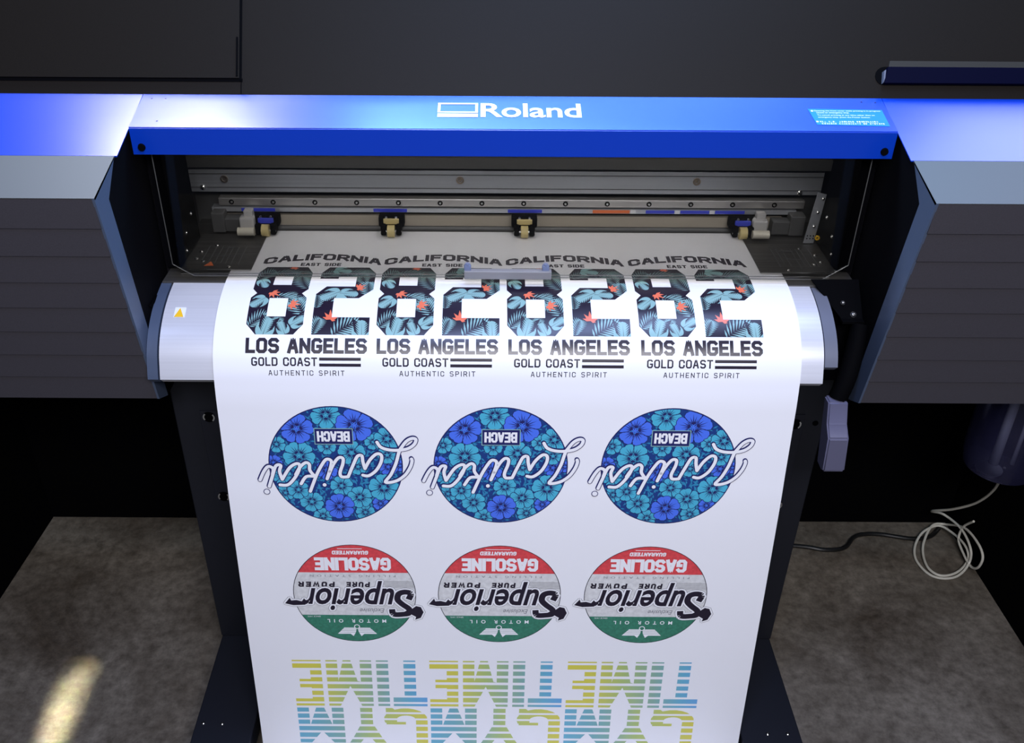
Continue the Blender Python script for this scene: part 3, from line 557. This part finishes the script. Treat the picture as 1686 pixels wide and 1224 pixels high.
def ink_layers(name, items, ox, os_, parent, label=None):
    """layers of print: polys in local (x, s) metres, cut at every row of the sheet so that they follow its curve"""
    V, F, MI, NO, mats = [], [], [], [], []
    for it in items:
        polys, off, m = it[:3]; step, mod = it[3:] if len(it) > 3 else (3e-6, 24)
        if m not in mats: mats.append(m)
        for k_, p in enumerate(polys):
            q = [(x+ox, y+os_) for x, y in p]; lo = min(a[1] for a in q); hi = max(a[1] for a in q); of = off+(k_ % mod)*step
            for r in range(len(SS)-1):
                if SS[r+1] <= lo or SS[r] >= hi: continue
                c = q
                if lo < SS[r]: c = clip_half(c, 0, -1, -SS[r])
                if hi > SS[r+1] and len(c) >= 3: c = clip_half(c, 0, 1, SS[r+1])
                if len(c) < 3 or abs(area2(c)) < 4e-9: continue
                if area2(c) > 0: c = c[::-1]
                F.append(range(len(V), len(V)+len(c))); MI.append(mats.index(m))
                for a, b in c:
                    V.append(onsheet(a, b, of, r)); n = ND[r].lerp(ND[r+1], (b-SS[r])/(SS[r+1]-SS[r])).normalized(); NO.append((0, n.x, n.y))
    me = bpy.data.meshes.new(name); me.from_pydata(V, [], F)
    for m in mats: me.materials.append(M[m])
    me.polygons.foreach_set('material_index', MI); me.polygons.foreach_set('use_smooth', [True]*len(F)); me.update()
    if sum(p.normal.z-p.normal.y for p in me.polygons) < 0: me.flip_normals()
    me.normals_split_custom_set_from_vertices(NO)
    o = bpy.data.objects.new(name, me); COL.objects.link(o); o.parent = parent
    if label: o['label'] = label
    return o
def repeat(root, xs, labels=None):
    x0 = xs[0]
    for i, x in enumerate(xs[1:]):
        c = root.copy(); COL.objects.link(c); c.parent = sheet; c.location.x = x-x0
        for ch in root.children: d = ch.copy(); COL.objects.link(d); d.parent = c
mm = lambda P: [(a/1000, b/1000) for a, b in P]
upr = lambda polys, y0=0.0: [[(x, -y) for x, y in p] for p in polys]            # reads upright: y up -> -s
inv = lambda polys: [[(-x, y) for x, y in p] for p in polys]                    # turned half round
# --- city graphic ---------------------------------------------------------
P8 = [[(8, 0), (31, 0), (31, 92), (6, 92), (-3, 80), (-3, 24)], [(65, 0), (86, 0), (98, 24), (98, 80), (88, 92), (65, 92)], [(31, 0), (65, 0), (65, 35), (31, 35)], [(31, 67), (65, 67), (65, 105), (31, 105)],
      [(6, 92), (31, 92), (31, 184), (14, 184), (-3, 164), (-3, 104)], [(65, 92), (88, 92), (98, 104), (98, 164), (82, 184), (65, 184)], [(31, 148), (65, 148), (65, 184), (31, 184)]]
P2_ = [[(127, 0), (149, 0), (149, 45), (115, 45), (115, 24)], [(149, 0), (183, 0), (183, 36), (149, 36)], [(183, 0), (202, 0), (217, 24), (217, 80), (193, 104), (183, 104)], [(131, 71), (183, 71), (183, 104), (114, 104), (114, 94)],
       [(114, 104), (148, 104), (148, 149), (114, 149)], [(114, 149), (216, 149), (216, 184), (114, 184)]]
DIG = [mm(p) for p in P8+P2_]
def to_digits(polys): return [c for p in polys for d in DIG for c in [clip_conv(p, d)] if len(c) >= 3]
random.seed(21)
def monstera(cx, cy, r, ang):
    r = r*0.86; body = []; slit = []; ca, sa = math.cos(ang), math.sin(ang)
    T = lambda x, y: ((cx+(x*ca-y*sa)*r)/1000, (cy+(x*sa+y*ca)*r)/1000)
    o = []
    for i in range(28):
        t = 2*math.pi*i/28; rr = 1.0-0.28*max(0, math.cos(t+math.pi))**6+0.22*max(0, math.cos(t))**8; o.append((rr*math.cos(t), 0.86*rr*math.sin(t)))
    for i in range(28): body.append([T(0, 0), T(*o[i]), T(*o[(i+1) % 28])])
    for sg in (-1, 1):
        for j in range(6):
            b = -0.55+j*0.25; t = R(38+j*3)*sg; e = (b+1.08*math.cos(t), 1.08*math.sin(t)); s_ = (b+0.28*math.cos(t), 0.28*math.sin(t)); w_ = 0.15
            slit.append([T(*s_), T(e[0]+w_, e[1]), T(e[0]-w_, e[1]+0.02)])
    slit += [[T(-0.8, -0.02), T(1.0, 0), T(-0.8, 0.03)]]
    return body, slit
def palm(cx, cy, L, ang, bend, n=10, wd=0.30):
    out = []; x, y, a = cx, cy, ang
    for i in range(n):
        f = i/(n-1); ln = L*wd*2.1*math.sin(math.pi*(0.16+0.78*f)); 
        for sg in (-1, 1):
            t = a+sg*R(58-22*f); ex, ey = x+ln*math.cos(t), y+ln*math.sin(t); px, py = -math.sin(t)*L*0.030, math.cos(t)*L*0.030; mx_, my_ = x+(ex-x)*0.45, y+(ey-y)*0.45
            out.append(mm([(x, y), (mx_+px, my_+py), (ex, ey), (mx_-px, my_-py)]))
        x += L/n*math.cos(a); y += L/n*math.sin(a); a += bend/n
    return out
def paradise(cx, cy, r, ang):
    out = []
    for dt, ln in ((-75, 0.8), (-42, 1.0), (-8, 1.15), (28, 1.0), (62, 0.85), (100, 0.5)):
        t = ang+R(dt); n_ = (-math.sin(t), math.cos(t)); l = r*ln
        out.append(mm([(cx, cy), (cx+l*0.45*math.cos(t)+n_[0]*r*0.16, cy+l*0.45*math.sin(t)+n_[1]*r*0.16), (cx+l*math.cos(t), cy+l*math.sin(t)), (cx+l*0.45*math.cos(t)-n_[0]*r*0.16, cy+l*0.45*math.sin(t)-n_[1]*r*0.16)]))
    return out
LF, LF2, SL, FL = [], [], [], []
for c in ((15, 112, 20, 2.4), (31, 174, 23, -1.3), (63, 174, 16, -2.0), (84, 160, 17, -0.6), (203, 180, 24, -1.6), (145, 94, 24, 2.6), (170, 92, 20, 0.1), (12, 60, 17, 1.1), (150, 14, 20, 0.2)):
    b, s_ = monstera(*c); LF += b; SL += s_
for c in ((2, 168, 40, -0.9, 0.6), (100, 146, 48, -2.2, 0.5), (44, 100, 46, 0.25, 0.7), (117, 182, 34, -1.4, 0.4), (152, 186, 56, -0.8, 0.6), (214, 100, 46, -1.9, 0.4), (118, 128, 36, -1.5, -0.3), (44, 152, 20, 0.4, 0.2), (56, 152, 18, 2.6, 0.2)): LF += palm(*c)
for c in ((2, 50, 44, -1.2, 0.7), (96, 76, 46, -2.2, 0.6), (30, 26, 46, -0.1, 0.5), (66, 24, 34, 0.1, 0.3), (200, 60, 44, -2.0, 0.6), (118, 38, 36, -0.7, 0.4), (214, 40, 34, -2.3, 0.3), (160, 26, 44, -0.1, 0.2), (56, 98, 24, -0.2, 0.5)): LF2 += palm(*c)
for c in ((33, 90, 16, 0.7), (71, 120, 17, 0.2), (60, 8, 12, -1.4), (188, 76, 16, -0.5), (146, 154, 19, -1.5)): FL += paradise(*c)
CX, CS = -0.4668, 0.166
XC = [CX, -0.2349, -0.0020, 0.2329]
for nm, sl_ in (('number_eight', slice(0, 7)), ('number_two', slice(7, 13))):
    D_ = DIG[sl_]; cut = lambda polys: [c for p in polys for d in D_ for c in [clip_conv(p, d)] if len(c) >= 3]
    g = ink_obj(nm, D_, CX, CS, 0.00012, 'ink', sheet, 'dark numeral filled with tropical leaves and coral flowers')
    ink_layers('leaf_pattern', [(cut(LF2), 0.00020, 'teal2'), (cut(LF), 0.00029, 'teal', 2e-6, 24), (cut(SL), 0.00036, 'ink'), (cut(FL), 0.00046, 'coral')], CX, CS, g)
    repeat(g, XC)
def arch(polys): return [[(x, y+0.0205*(1-((x-0.1085)/0.112)**2)) for x, y in p] for p in polys]
LT = upr(arch(otext('CALIFORNIA', -0.003, 0.0105, 0.222, 0.0275, 0.0070, 0.7)))
LT += upr(otext('EAST SIDE', 0.0700, 0.0055, 0.1460, 0.0130, 0.0030, 1.5))
g = ink_obj('headline_lettering', LT, CX, CS, 0.00014, 'ink', sheet, 'arched black lettering above the number')
repeat(g, XC)
LT = upr(otext('LOS ANGELES', -0.0005, -0.2182, 0.2128, 0.0278, 0.0062, 0.9))
LT += upr(otext('GOLD COAST', 0.0095, -0.2406, 0.1255, 0.0155, 0.0027, 1.3))
LT += upr(otext('AUTHENTIC SPIRIT', 0.0392, -0.2578, 0.1735, 0.0095, 0.0013, 2.6))
LT += [rc(0.1293, 0.2030, 0.2252, 0.2306), rc(0.1293, 0.2030, 0.2358, 0.2412)]
g = ink_obj('caption_lettering', LT, CX, CS, 0.00014, 'ink', sheet, 'black lettering and double bar below the number')
repeat(g, XC)
# --- beach badge ----------------------------------------------------------
RB = 0.1245; CB = disc(0, 0, RB, 72); CBi = disc(0, 0, RB-0.0022, 72)
LS = {}
def hib(cx, cy, r, rot):
    pet, vein = [], []
    for j in range(5):
        t = rot+j*2*math.pi/5; u = (math.cos(t), math.sin(t)); v = (-u[1], u[0])
        T = lambda a, b: (cx+r*(a*u[0]+b*v[0]), cy+r*(a*u[1]+b*v[1]))
        sh = [(0.05, 0), (0.30, 0.20), (0.55, 0.42), (0.80, 0.50), (0.97, 0.36), (1.02, 0.12), (0.97, 0.0), (1.03, -0.16), (0.93, -0.40), (0.75, -0.50), (0.5, -0.38), (0.28, -0.18)]
        pts = [T(a, b) for a, b in sh]
        for i in range(len(pts)): pet.append([T(0.5, 0), pts[i], pts[(i+1) % len(pts)]])
        for a0, b0, a1, b1 in ((0.16, 0, 0.84, 0.0), (0.2, 0.03, 0.68, 0.18), (0.2, -0.03, 0.66, -0.19), (0.2, 0.06, 0.5, 0.27), (0.2, -0.06, 0.48, -0.27)):
            p, q = T(a0, b0), T(a1, b1); w_ = 0.045; n_ = (v[0]*r*w_, v[1]*r*w_); vein.append([(p[0]+n_[0], p[1]+n_[1]), q, (p[0]-n_[0], p[1]-n_[1])])
        e = [T(a, b) for a, b in sh[1:]]; LS.setdefault('o', []).extend(stroke(e, 0.0011))
    pet += [disc(cx, cy, r*0.09, 8)]
    return pet, vein
FLW = [(-101.2, 24.4, 18, 0), (119.3, -0.6, 12, 1), (97.2, 1.9, 18, 1), (-114.6, -5.8, 16, 1), (79.8, 82.4, 15, 1), (41.2, 2.0, 17, 0), (-17.6, 9.8, 20, 1), (-14.2, -41.0, 17, 0), (71.5, -50.8, 16, 0), (50.2, 102.2, 18, 0), (-30.5, 111.5, 18, 0), (-98.0, 59.6, 17, 0), (-106.0, -44.9, 17, 0), (96.2, -23.5, 18, 0),
       (30.7, -27.6, 25, 0), (-49.6, 78.5, 22, 0), (-73.0, 52.3, 20, 0), (8.6, 43.5, 21, 0), (97.5, -57.7, 24, 0), (-11.8, -106.2, 27, 0), (41.8, 68.1, 23, 0), (87.4, 46.4, 28, 0), (-66.3, -21.2, 29, 0), (-66.7, -77.9, 30, 1), (38.8, -85.4, 33, 1), (2.8, 89.0, 27, 1)]
cyp, pep, ve, fer = [], [], [], []
random.seed(5)
for i in range(900):
    a = random.random()*6.28; r_ = RB*math.sqrt(random.random()); x, y = r_*math.cos(a), r_*math.sin(a); t = random.random()*6.28; l = 0.007+random.random()*0.007; w_ = 0.0017
    fer.append([(x, y), (x+l*0.5*math.cos(t)-w_*math.sin(t), y+l*0.5*math.sin(t)+w_*math.cos(t)), (x+l*math.cos(t), y+l*math.sin(t)), (x+l*0.5*math.cos(t)+w_*math.sin(t), y+l*0.5*math.sin(t)-w_*math.cos(t))])
ins = lambda polys: [c for p in polys for c in [clip_conv(p, CBi)] if len(c) >= 3]
BX, BS = -0.3195, 0.6070
bg = ink_obj('beach_badge', [CB], BX, BS, 0.00010, 'navy', sheet, 'round blue hibiscus badge printed upside down')
by = {0: [], 1: []}; veins = []; shad = []
for (x, y, r_, kd) in FLW:
    LS['o'] = []; p, v = hib(x/1000, y/1000, r_/1000*1.02, random.random()*6.28); by[kd].append((p, v, LS['o']))
    shad.append(disc(x/1000, y/1000, r_/1000*0.98, 12))
# each bloom is lifted a hair above the one before, so overlaps read as overlaps
items = [([CBi], 0.00014, 'seablue'), (ins(fer), 0.00018, 'fern')]; ii = {0: 0, 1: 0}
for n_f, (x, y, r_, kd) in enumerate(FLW):
    p, v, o_ = by[kd][ii[kd]]; ii[kd] += 1; base = 0.00024+n_f*0.000025
    items += [(ins(p[12*q_:12*q_+12]), base+q_*2e-6, 'peri' if kd else 'cyan', 0, 1) for q_ in range(5)]+[(ins(p[60:]), base+11e-6, 'peri' if kd else 'cyan', 0, 1), (ins(v)+ins(o_), base+13e-6, 'navy', 1e-6, 10)]
ink_layers('flower_pattern', items, BX, BS, bg, 'crowded sky blue and violet blue hibiscus blooms')
SCR = [[(78.5, -50.8), (84.9, -40.6), (98.6, -35.0), (116.4, -34.0), (134.4, -37.5), (146.6, -46.8), (149.8, -57.0), (143.0, -59.2), (132.9, -53.5), (123.6, -40.9), (118.3, -30.6), (111.5, -5.2), (101.6, 18.2), (90.9, 34.7), (110.2, 32.2), (126.7, 20.4), (137.2, 4.0), (141.6, -10.0), (140.8, -15.8)],
 [(49.2, 19.8), (60.2, 20.9), (74.8, 9.1), (84.6, -9.6), (85.2, -23.4), (76.4, -25.7), (63.8, -12.9), (53.9, 5.7)], [(53.9, 5.7), (50.7, -9.3), (49.3, -22.0), (41.3, -20.8), (33.4, -4.6), (21.8, 23.5)],
 [(21.8, 23.5), (9.7, 23.6), (7.3, 14.2), (13.4, -4.4), (14.1, -16.0), (6.2, -17.1), (-4.8, -2.0), (-17.8, 28.4)], [(-17.8, 28.4), (-8.9, 0.4), (-8.2, -11.2), (-17.0, -13.5), (-27.0, 0.5), (-37.5, 21.6), (-51.0, 55.7)],
 [(-41.5, 21.6), (-48.7, 10.0), (-48.8, -2.8), (-55.5, -6.3), (-66.2, 3.1), (-75.6, 19.5)], [(-42.6, 22.8), (-56.8, 24.1), (-67.0, 39.3)],
 [(-106.7, 42.0), (-92.5, 41.9), (-80.4, 30.1), (-70.0, 12.5), (-66.9, -1.5), (-73.7, -3.8), (-86.5, 5.6), (-101.6, 30.2)], [(-101.6, 30.2), (-105.2, 12.7), (-102.0, -0.1), (-111.2, 1.1), (-119.1, 22.2), (-127.2, 45.6)],
 [(-118.9, 19.8), (-116.7, 7.0), (-125.3, 2.4), (-134.3, 13.0), (-143.2, 31.7)]]
def script(wd):
    out = []
    for l in SCR: out += stroke(crs2(mm(l), 5), wd, caps='round')
    return out
def offs(polys, dx, dy): return [[(x+dx, y+dy) for x, y in p] for p in polys]
out = offs(script(0.0092), 0, -0.0003)+offs(script(0.0088), -0.0006, -0.0016)+[disc(-0.0233, 0.0413, 0.0051), disc(-0.1327, 0.057, 0.0064)]
ink_obj('script_outline', out, BX, BS, 0.00096, 'navy', bg)
ink_obj('script_lettering', script(0.0061)+[disc(-0.0233, 0.0413, 0.0037), disc(-0.1327, 0.057, 0.0050)], BX, BS, 0.00106, 'white', bg)
bxp = mm([(-35.8, -79.3), (35.5, -79.3), (35.5, -45.2), (-35.8, -45.2)])
ink_obj('name_plate_border', [bxp], BX, BS, 0.00096, 'teal', bg); ink_obj('name_plate', [rc(-0.0343, 0.034, -0.0778, -0.0467)], BX, BS, 0.00102, 'navy', bg)
ink_obj('name_plate_lettering', [[(-x+0.0, y) for x, y in p] for p in otext('BEACH', -0.0285, -0.0730, 0.0295, 0.0215, 0.0042, 1.2)], BX, BS, 0.00108, 'white', bg)
repeat(bg, [BX, -0.0140, 0.2960])
# --- gasoline badge -------------------------------------------------------
RG = 0.1225; CG = disc(0, 0, RG, 72); CGi = disc(0, 0, RG-0.0014, 72); GX, GS = -0.3010, 0.9080
inG = lambda polys: [c for p in polys for c in [clip_conv(p, CGi)] if len(c) >= 3]
gb = ink_obj('gasoline_badge', [CG], GX, GS, 0.00010, 'ink', sheet, 'round red, white and green fuel badge printed upside down')
ink_obj('white_band', inG([rc(-.13, .13, -0.0545, 0.0530)]), GX, GS, 0.00016, 'oldwhite', gb); ink_obj('red_band', inG([rc(-.13, .13, -.13, -0.0545)]), GX, GS, 0.00016, 'red', gb); ink_obj('green_band', inG([rc(-.13, .13, 0.0530, .13)]), GX, GS, 0.00016, 'green', gb)
WF = inv(otext('GASOLINE', -0.0735, -0.0915, 0.0735, 0.0315, 0.0072, 0.9))+inv(otext('GUARANTEED', -0.0320, -0.1080, 0.0380, 0.0090, 0.0022, 1.2, shear=0.12))+[rc(-0.028, 0.020, -0.1135, -0.1122)]
ink_obj('fuel_lettering', WF, GX, GS, 0.00026, 'white', gb)
W_ = inv(ftext('MOTOR OIL', -0.0600, 0.0640, 0.0590, 0.0088, bold=0.02, spacing=2.2))+inv(ftext('SINCE 1975', 0.072, 0.0553, 0.098, 0.0035))
wl = [(0, 0.0845), (8, 86), (26, 86), (40, 102.5), (14, 102.5), (8, 108), (0, 98), (-8, 108), (-14, 102.5), (-40, 102.5), (-24, 86), (-8, 86)]
W_ += [mm(p) for p in ([(2, 86), (26, 86), (29, 89.5), (2, 89.5)], [(2, 90.2), (29.6, 90.2), (32.5, 93.5), (2, 93.5)], [(2, 94.2), (33, 94.2), (36, 97.6), (3, 97.6)], [(4, 98.3), (36.6, 98.3), (40, 102.5), (6, 102.5)], [(3, 98), (14, 102.5), (8, 108.5)],
      [(-2, 86), (-26, 86), (-29, 89.5), (-2, 89.5)], [(-2, 90.2), (-29.6, 90.2), (-32.5, 93.5), (-2, 93.5)], [(-2, 94.2), (-33, 94.2), (-36, 97.6), (-3, 97.6)], [(-4, 98.3), (-36.6, 98.3), (-40, 102.5), (-6, 102.5)], [(-3, 98), (-14, 102.5), (-8, 108.5)])]
W_ += stroke(disc(0, 0.0835, 0.0052, 16), 0.0018, True)
ink_obj('oil_lettering', W_, GX, GS, 0.00026, 'white', gb)
K_ = [[(-x-0.0, y) for x, y in p] for p in otext('PURE', -0.0315, -0.0315, 0.0130, 0.0130, 0.0034, 2.6, shear=-0.10)]
K_ = inv(otext('PURE', -0.0315, -0.0315, 0.0140, 0.0130, 0.0034, 2.4, shear=0.10))+inv(otext('POWER', 0.0380, -0.0315, 0.1095, 0.0130, 0.0036, 2.4, shear=0.10))
ink_obj('dark_lettering', K_, GX, GS, 0.00026, 'ink', gb)
ink_obj('station_lettering', inv(ftext('FILLING STATION', -0.0830, -0.0490, 0.0860, 0.0052, spacing=2.0, bold=0.01)), GX, GS, 0.00024, 'greyink', gb)
ink_obj('small_script_lettering', inv(ftext('Exclusive', -0.0580, 0.0355, -0.0080, 0.0110, shear=0.3, bold=0.012)), GX, GS, 0.00024, 'greyink', gb)
ink_obj('speed_line_pattern', inG([rc(0.0560+0.001*i, 0.1215, -0.0340+0.0026*i, -0.0331+0.0026*i) for i in range(7)]), GX, GS, 0.00024, 'greyink', gb)
# big name: letters s-u-p-e-r-i-o-r with swashes; upside down, so local x runs right to left
from mathutils.geometry import tessellate_polygon
def tess(P): P = mm(P); return [[P[i] for i in t] for t in tessellate_polygon([[Vector((a, b, 0)) for a, b in P]])]
def superior():
    P = inv(ftext('uperior', -0.0790, -0.0345, 0.1080, 0.0750, bold=0.022, shear=0.30, spacing=0.99))
    S_ = mm([(107, 12), (112, -3), (100, -7), (88, -2), (85, 12), (94, 24), (107, 36), (107, 47), (94, 50), (76, 50), (73, 37)])
    P += stroke(crs2(S_, 4), 0.0125)
    P += tess([(88, 56), (111.5, 50.4), (120.9, 56.7), (118.8, 64.1), (130.3, 59.1), (136.4, 44.3), (131, 31), (121.6, 28.6), (111.9, 37.2), (106, 38), (92, 47)])
    P += tess([(-100, 27), (-124.5, 28.3), (-141, 23.6), (-130.3, 9), (-128.1, 16.2), (-117.6, 14.9), (-104, 19)])
    return P
def grow(polys, d):      # dilate convex pieces by offset copies
    return [q for k_ in range(8) for q in offs(polys, d*math.cos(k_*math.pi/4), d*math.sin(k_*math.pi/4))]
sp = superior()
ink_obj('name_outline', grow(sp, 0.0042), GX, GS, 0.00036, 'greyink', gb); ink_obj('name_halo', grow(sp, 0.0033), GX, GS, 0.00046, 'white', gb); ink_obj('name_lettering', sp, GX, GS, 0.00056, 'ink', gb)
repeat(gb, [GX, -0.0125, 0.2785])
# --- striped lettering ----------------------------------------------------
def band_clip(polys, bands): return [c for p in polys for a, b in bands for c in [clip_conv(p, rc(-0.01, 0.30, a/1000, b/1000))] if len(c) >= 3]
BT = [(0, 3.6), (9.6, 22), (28.6, 40.6), (48, 60), (67.4, 79.4), (86.6, 98.8), (104.5, 117.5), (123.2, 129.6)]
BG = [(-2.5, 9.5), (15, 27.5), (33, 45.5), (52, 64.5), (71, 84), (90, 103)]
T0, T1 = 0.0, 0.131
TIME = [mm(p) for p in ([(36, 0), (60, 0), (60, 131), (36, 131)], [(0, 0), (36, 0), (36, 22), (0, 22)], [(12, 53), (36, 53), (36, 77), (12, 77)], [(0, 109), (36, 109), (36, 131), (0, 131)],
   [(70, 0), (94, 0), (94, 131), (70, 131)], [(141, 0), (165, 0), (165, 131), (141, 131)], [(106, 0), (122, 0), (141, 85), (141, 131), (134, 131), (94, 75), (94, 55)][:0] or [(94, 58), (106, 0), (122, 0), (134, 0+58), (118, 72), (94, 131)], [(118, 72), (134, 58), (141, 60), (141, 131)],
   [(175, 0), (200, 0), (200, 131), (175, 131)], [(232, 0), (257, 0), (257, 102), (232, 102)], [(208, 102), (280, 102), (280, 131), (208, 131)])]
_arc = [R(160+200*i_/12) for i_ in range(13)]
GYM = [mm(p) for p in ([(0, -3), (25, -3), (25, 100), (0, 100)], [(74, -3), (99, -3), (99, 100), (74, 100)], [(25, 50), (41, -3), (58, -3), (74, 50), (50, 66), (25, 100)], [(50, 66), (74, 50), (74, 100)],
   [(135, -3), (161, -3), (161, 45), (135, 45)], [(135, 45), (161, 45), (179, 84), (117, 84)], [(117, 84), (142, 84), (132, 100), (108, 100)], [(154, 84), (179, 84), (188, 100), (164, 100)],
   [(254, 28), (279, 28), (279, 100), (254, 100)], [(190, -3), (204, -3), (213, 6), (213, 52), (190, 52)], [(212, 38), (232, 38), (232, 52), (212, 52)])]
GYM += [mm([(232+47*math.cos(a), 30+32*math.sin(a)), (232+47*math.cos(b), 30+32*math.sin(b)), (233+21*math.cos(b), 32+13*math.sin(b)), (233+21*math.cos(a), 32+13*math.sin(a))]) for a, b in zip(_arc, _arc[1:])]
TX, TS = -0.4422, 1.0825
# the letter M carries a notch from above and one from below
tg = ink_obj('striped_lettering', band_clip(TIME, BT), TX, TS, 0.00012, 'grad1', sheet, 'word TIME above GYM in yellow to blue stripes, printed upside down')
ink_obj('striped_lettering', band_clip(GYM, BG), TX, TS+0.138, 0.00012, 'grad2', tg)
repeat(tg, [TX, -0.1562, 0.1325])

# ---------------------------------------------------------------- bottle, tube, cable
bt = thing('waste_ink_bottle', 'translucent bluish waste bottle hanging below the right louvered cover', 'bottle', (1.10, 1.75, 0.48))
def lpart(name, bm, m, root, smooth=True, label=None):
    o = link(name, bm, m, None, smooth); o.parent = root; o.matrix_parent_inverse = Matrix.Translation(-Vector(root.location))
    if label: o['label'] = label
    return o
bm = NB(); prof = [(0.0, 0.0), (0.055, 0.002), (0.078, 0.012), (0.086, 0.05), (0.088, 0.20), (0.088, 0.33), (0.055, 0.375), (0.030, 0.385), (0.030, 0.405)]
rings = []
for r_, h_ in prof: rings.append([bm.verts.new((1.165+max(r_, 0.001)*math.cos(2*math.pi*i/36), 1.75+max(r_, 0.001)*math.sin(2*math.pi*i/36), 0.495+h_)) for i in range(36)])
for a, b in zip(rings, rings[1:]):
    for i in range(36): bm.faces.new((a[i], a[(i+1) % 36], b[(i+1) % 36], b[i]))
bm.faces.new(rings[0][::-1])
lpart('bottle_body', bm, 'bottle', bt)
bm = NB(); cyl(bm, (1.165, 1.75, 0.866), (0, 0, 1), 0.036, 0.028, 24); lpart('bottle_cap', bm, 'whitelabel', bt)
bm = NB(); cyl(bm, (1.135, 1.735, 0.506), (0, 0, 1), 0.030, 0.003, 24); lpart('bottle_disc', bm, 'logo', bt, label='pale disc at the bottom of the bottle')  # thin white disc just inside the bottle bottom
bm = NB(); cyl(bm, (1.148, 1.745, 0.515), (0, 0.02, 1), 0.011, 0.38, 12); cyl(bm, (1.185, 1.735, 0.52), (0, 0.02, 1), 0.005, 0.36, 12); lpart('dip_tube', bm, 'lightgrey', bt)
TP = [(1.185, 1.75, 0.497), (1.2336, 1.825, 0.3715), (1.2527, 1.9, 0.2616), (1.2444, 1.975, 0.173), (1.2365, 2.05, 0.1007), (1.295, 2.082, 0.060), (1.31, 2.0048, 0.0731), (1.31, 1.9369, 0.0608), (1.31, 1.9226, 0.0216), (1.2724, 1.8912, 0.006), (1.2256, 1.8792, 0.006), (1.191, 1.8974, 0.006), (1.1781, 1.9519, 0.006), (1.1954, 2.0061, 0.010), (1.2341, 2.052, 0.020), (1.2888, 2.0784, 0.020), (1.31, 2.0377, 0.0292), (1.31, 1.9755, 0.0473), (1.31, 1.94, 0.0418), (1.31, 1.9328, 0.012), (1.2669, 1.8981, 0.009), (1.22, 1.8861, 0.010), (1.1974, 1.9139, 0.010), (1.2036, 1.9691, 0.010), (1.2247, 2.0189, 0.016), (1.2709, 2.0783, 0.022), (1.31, 2.078, 0.0255), (1.31, 1.9941, 0.0874), (1.31, 1.9177, 0.1015), (1.31, 1.8783, 0.0874), (1.31, 1.881, 0.0463), (1.31, 1.9108, 0.0216), (1.31, 1.9595, 0.0231), (1.31, 2.0023, 0.0386), (1.31, 2.001, 0.0857), (1.31, 1.9675, 0.1362)]
M['tubing'] = mat('off_white_tubing', (0.62, 0.60, 0.52), 0.35); M['cable'] = mat('black_rubber_cable', (0.008, 0.008, 0.008), 0.3)
bm = NB(); tube(bm, crs([(a-0.003, b, max(c, 0.004)) for a, b, c in TP], 8), 0.0034, 8); tag(link('drain_tube', bm, 'tubing', None, True), 'thin off-white tube dropping from the waste bottle and coiled on the floor', 'tube')
bm = NB(); tube(bm, crs([(0.60, 2.02, 0.0065), (0.85, 2.004, 0.0065), (0.93, 1.9885, 0.0065), (0.9875, 1.9977, 0.0065), (1.0250, 2.038, 0.0065), (1.0584, 2.0541, 0.0065), (1.1116, 2.0545, 0.0065), (1.1935, 2.0374, 0.0065), (1.2494, 2.0456, 0.0065), (1.29, 2.08, 0.0065)], 8), 0.0062, 10); tag(link('power_cable', bm, 'cable', None, True), 'thick black cable snaking across the concrete below the right cover', 'cable')
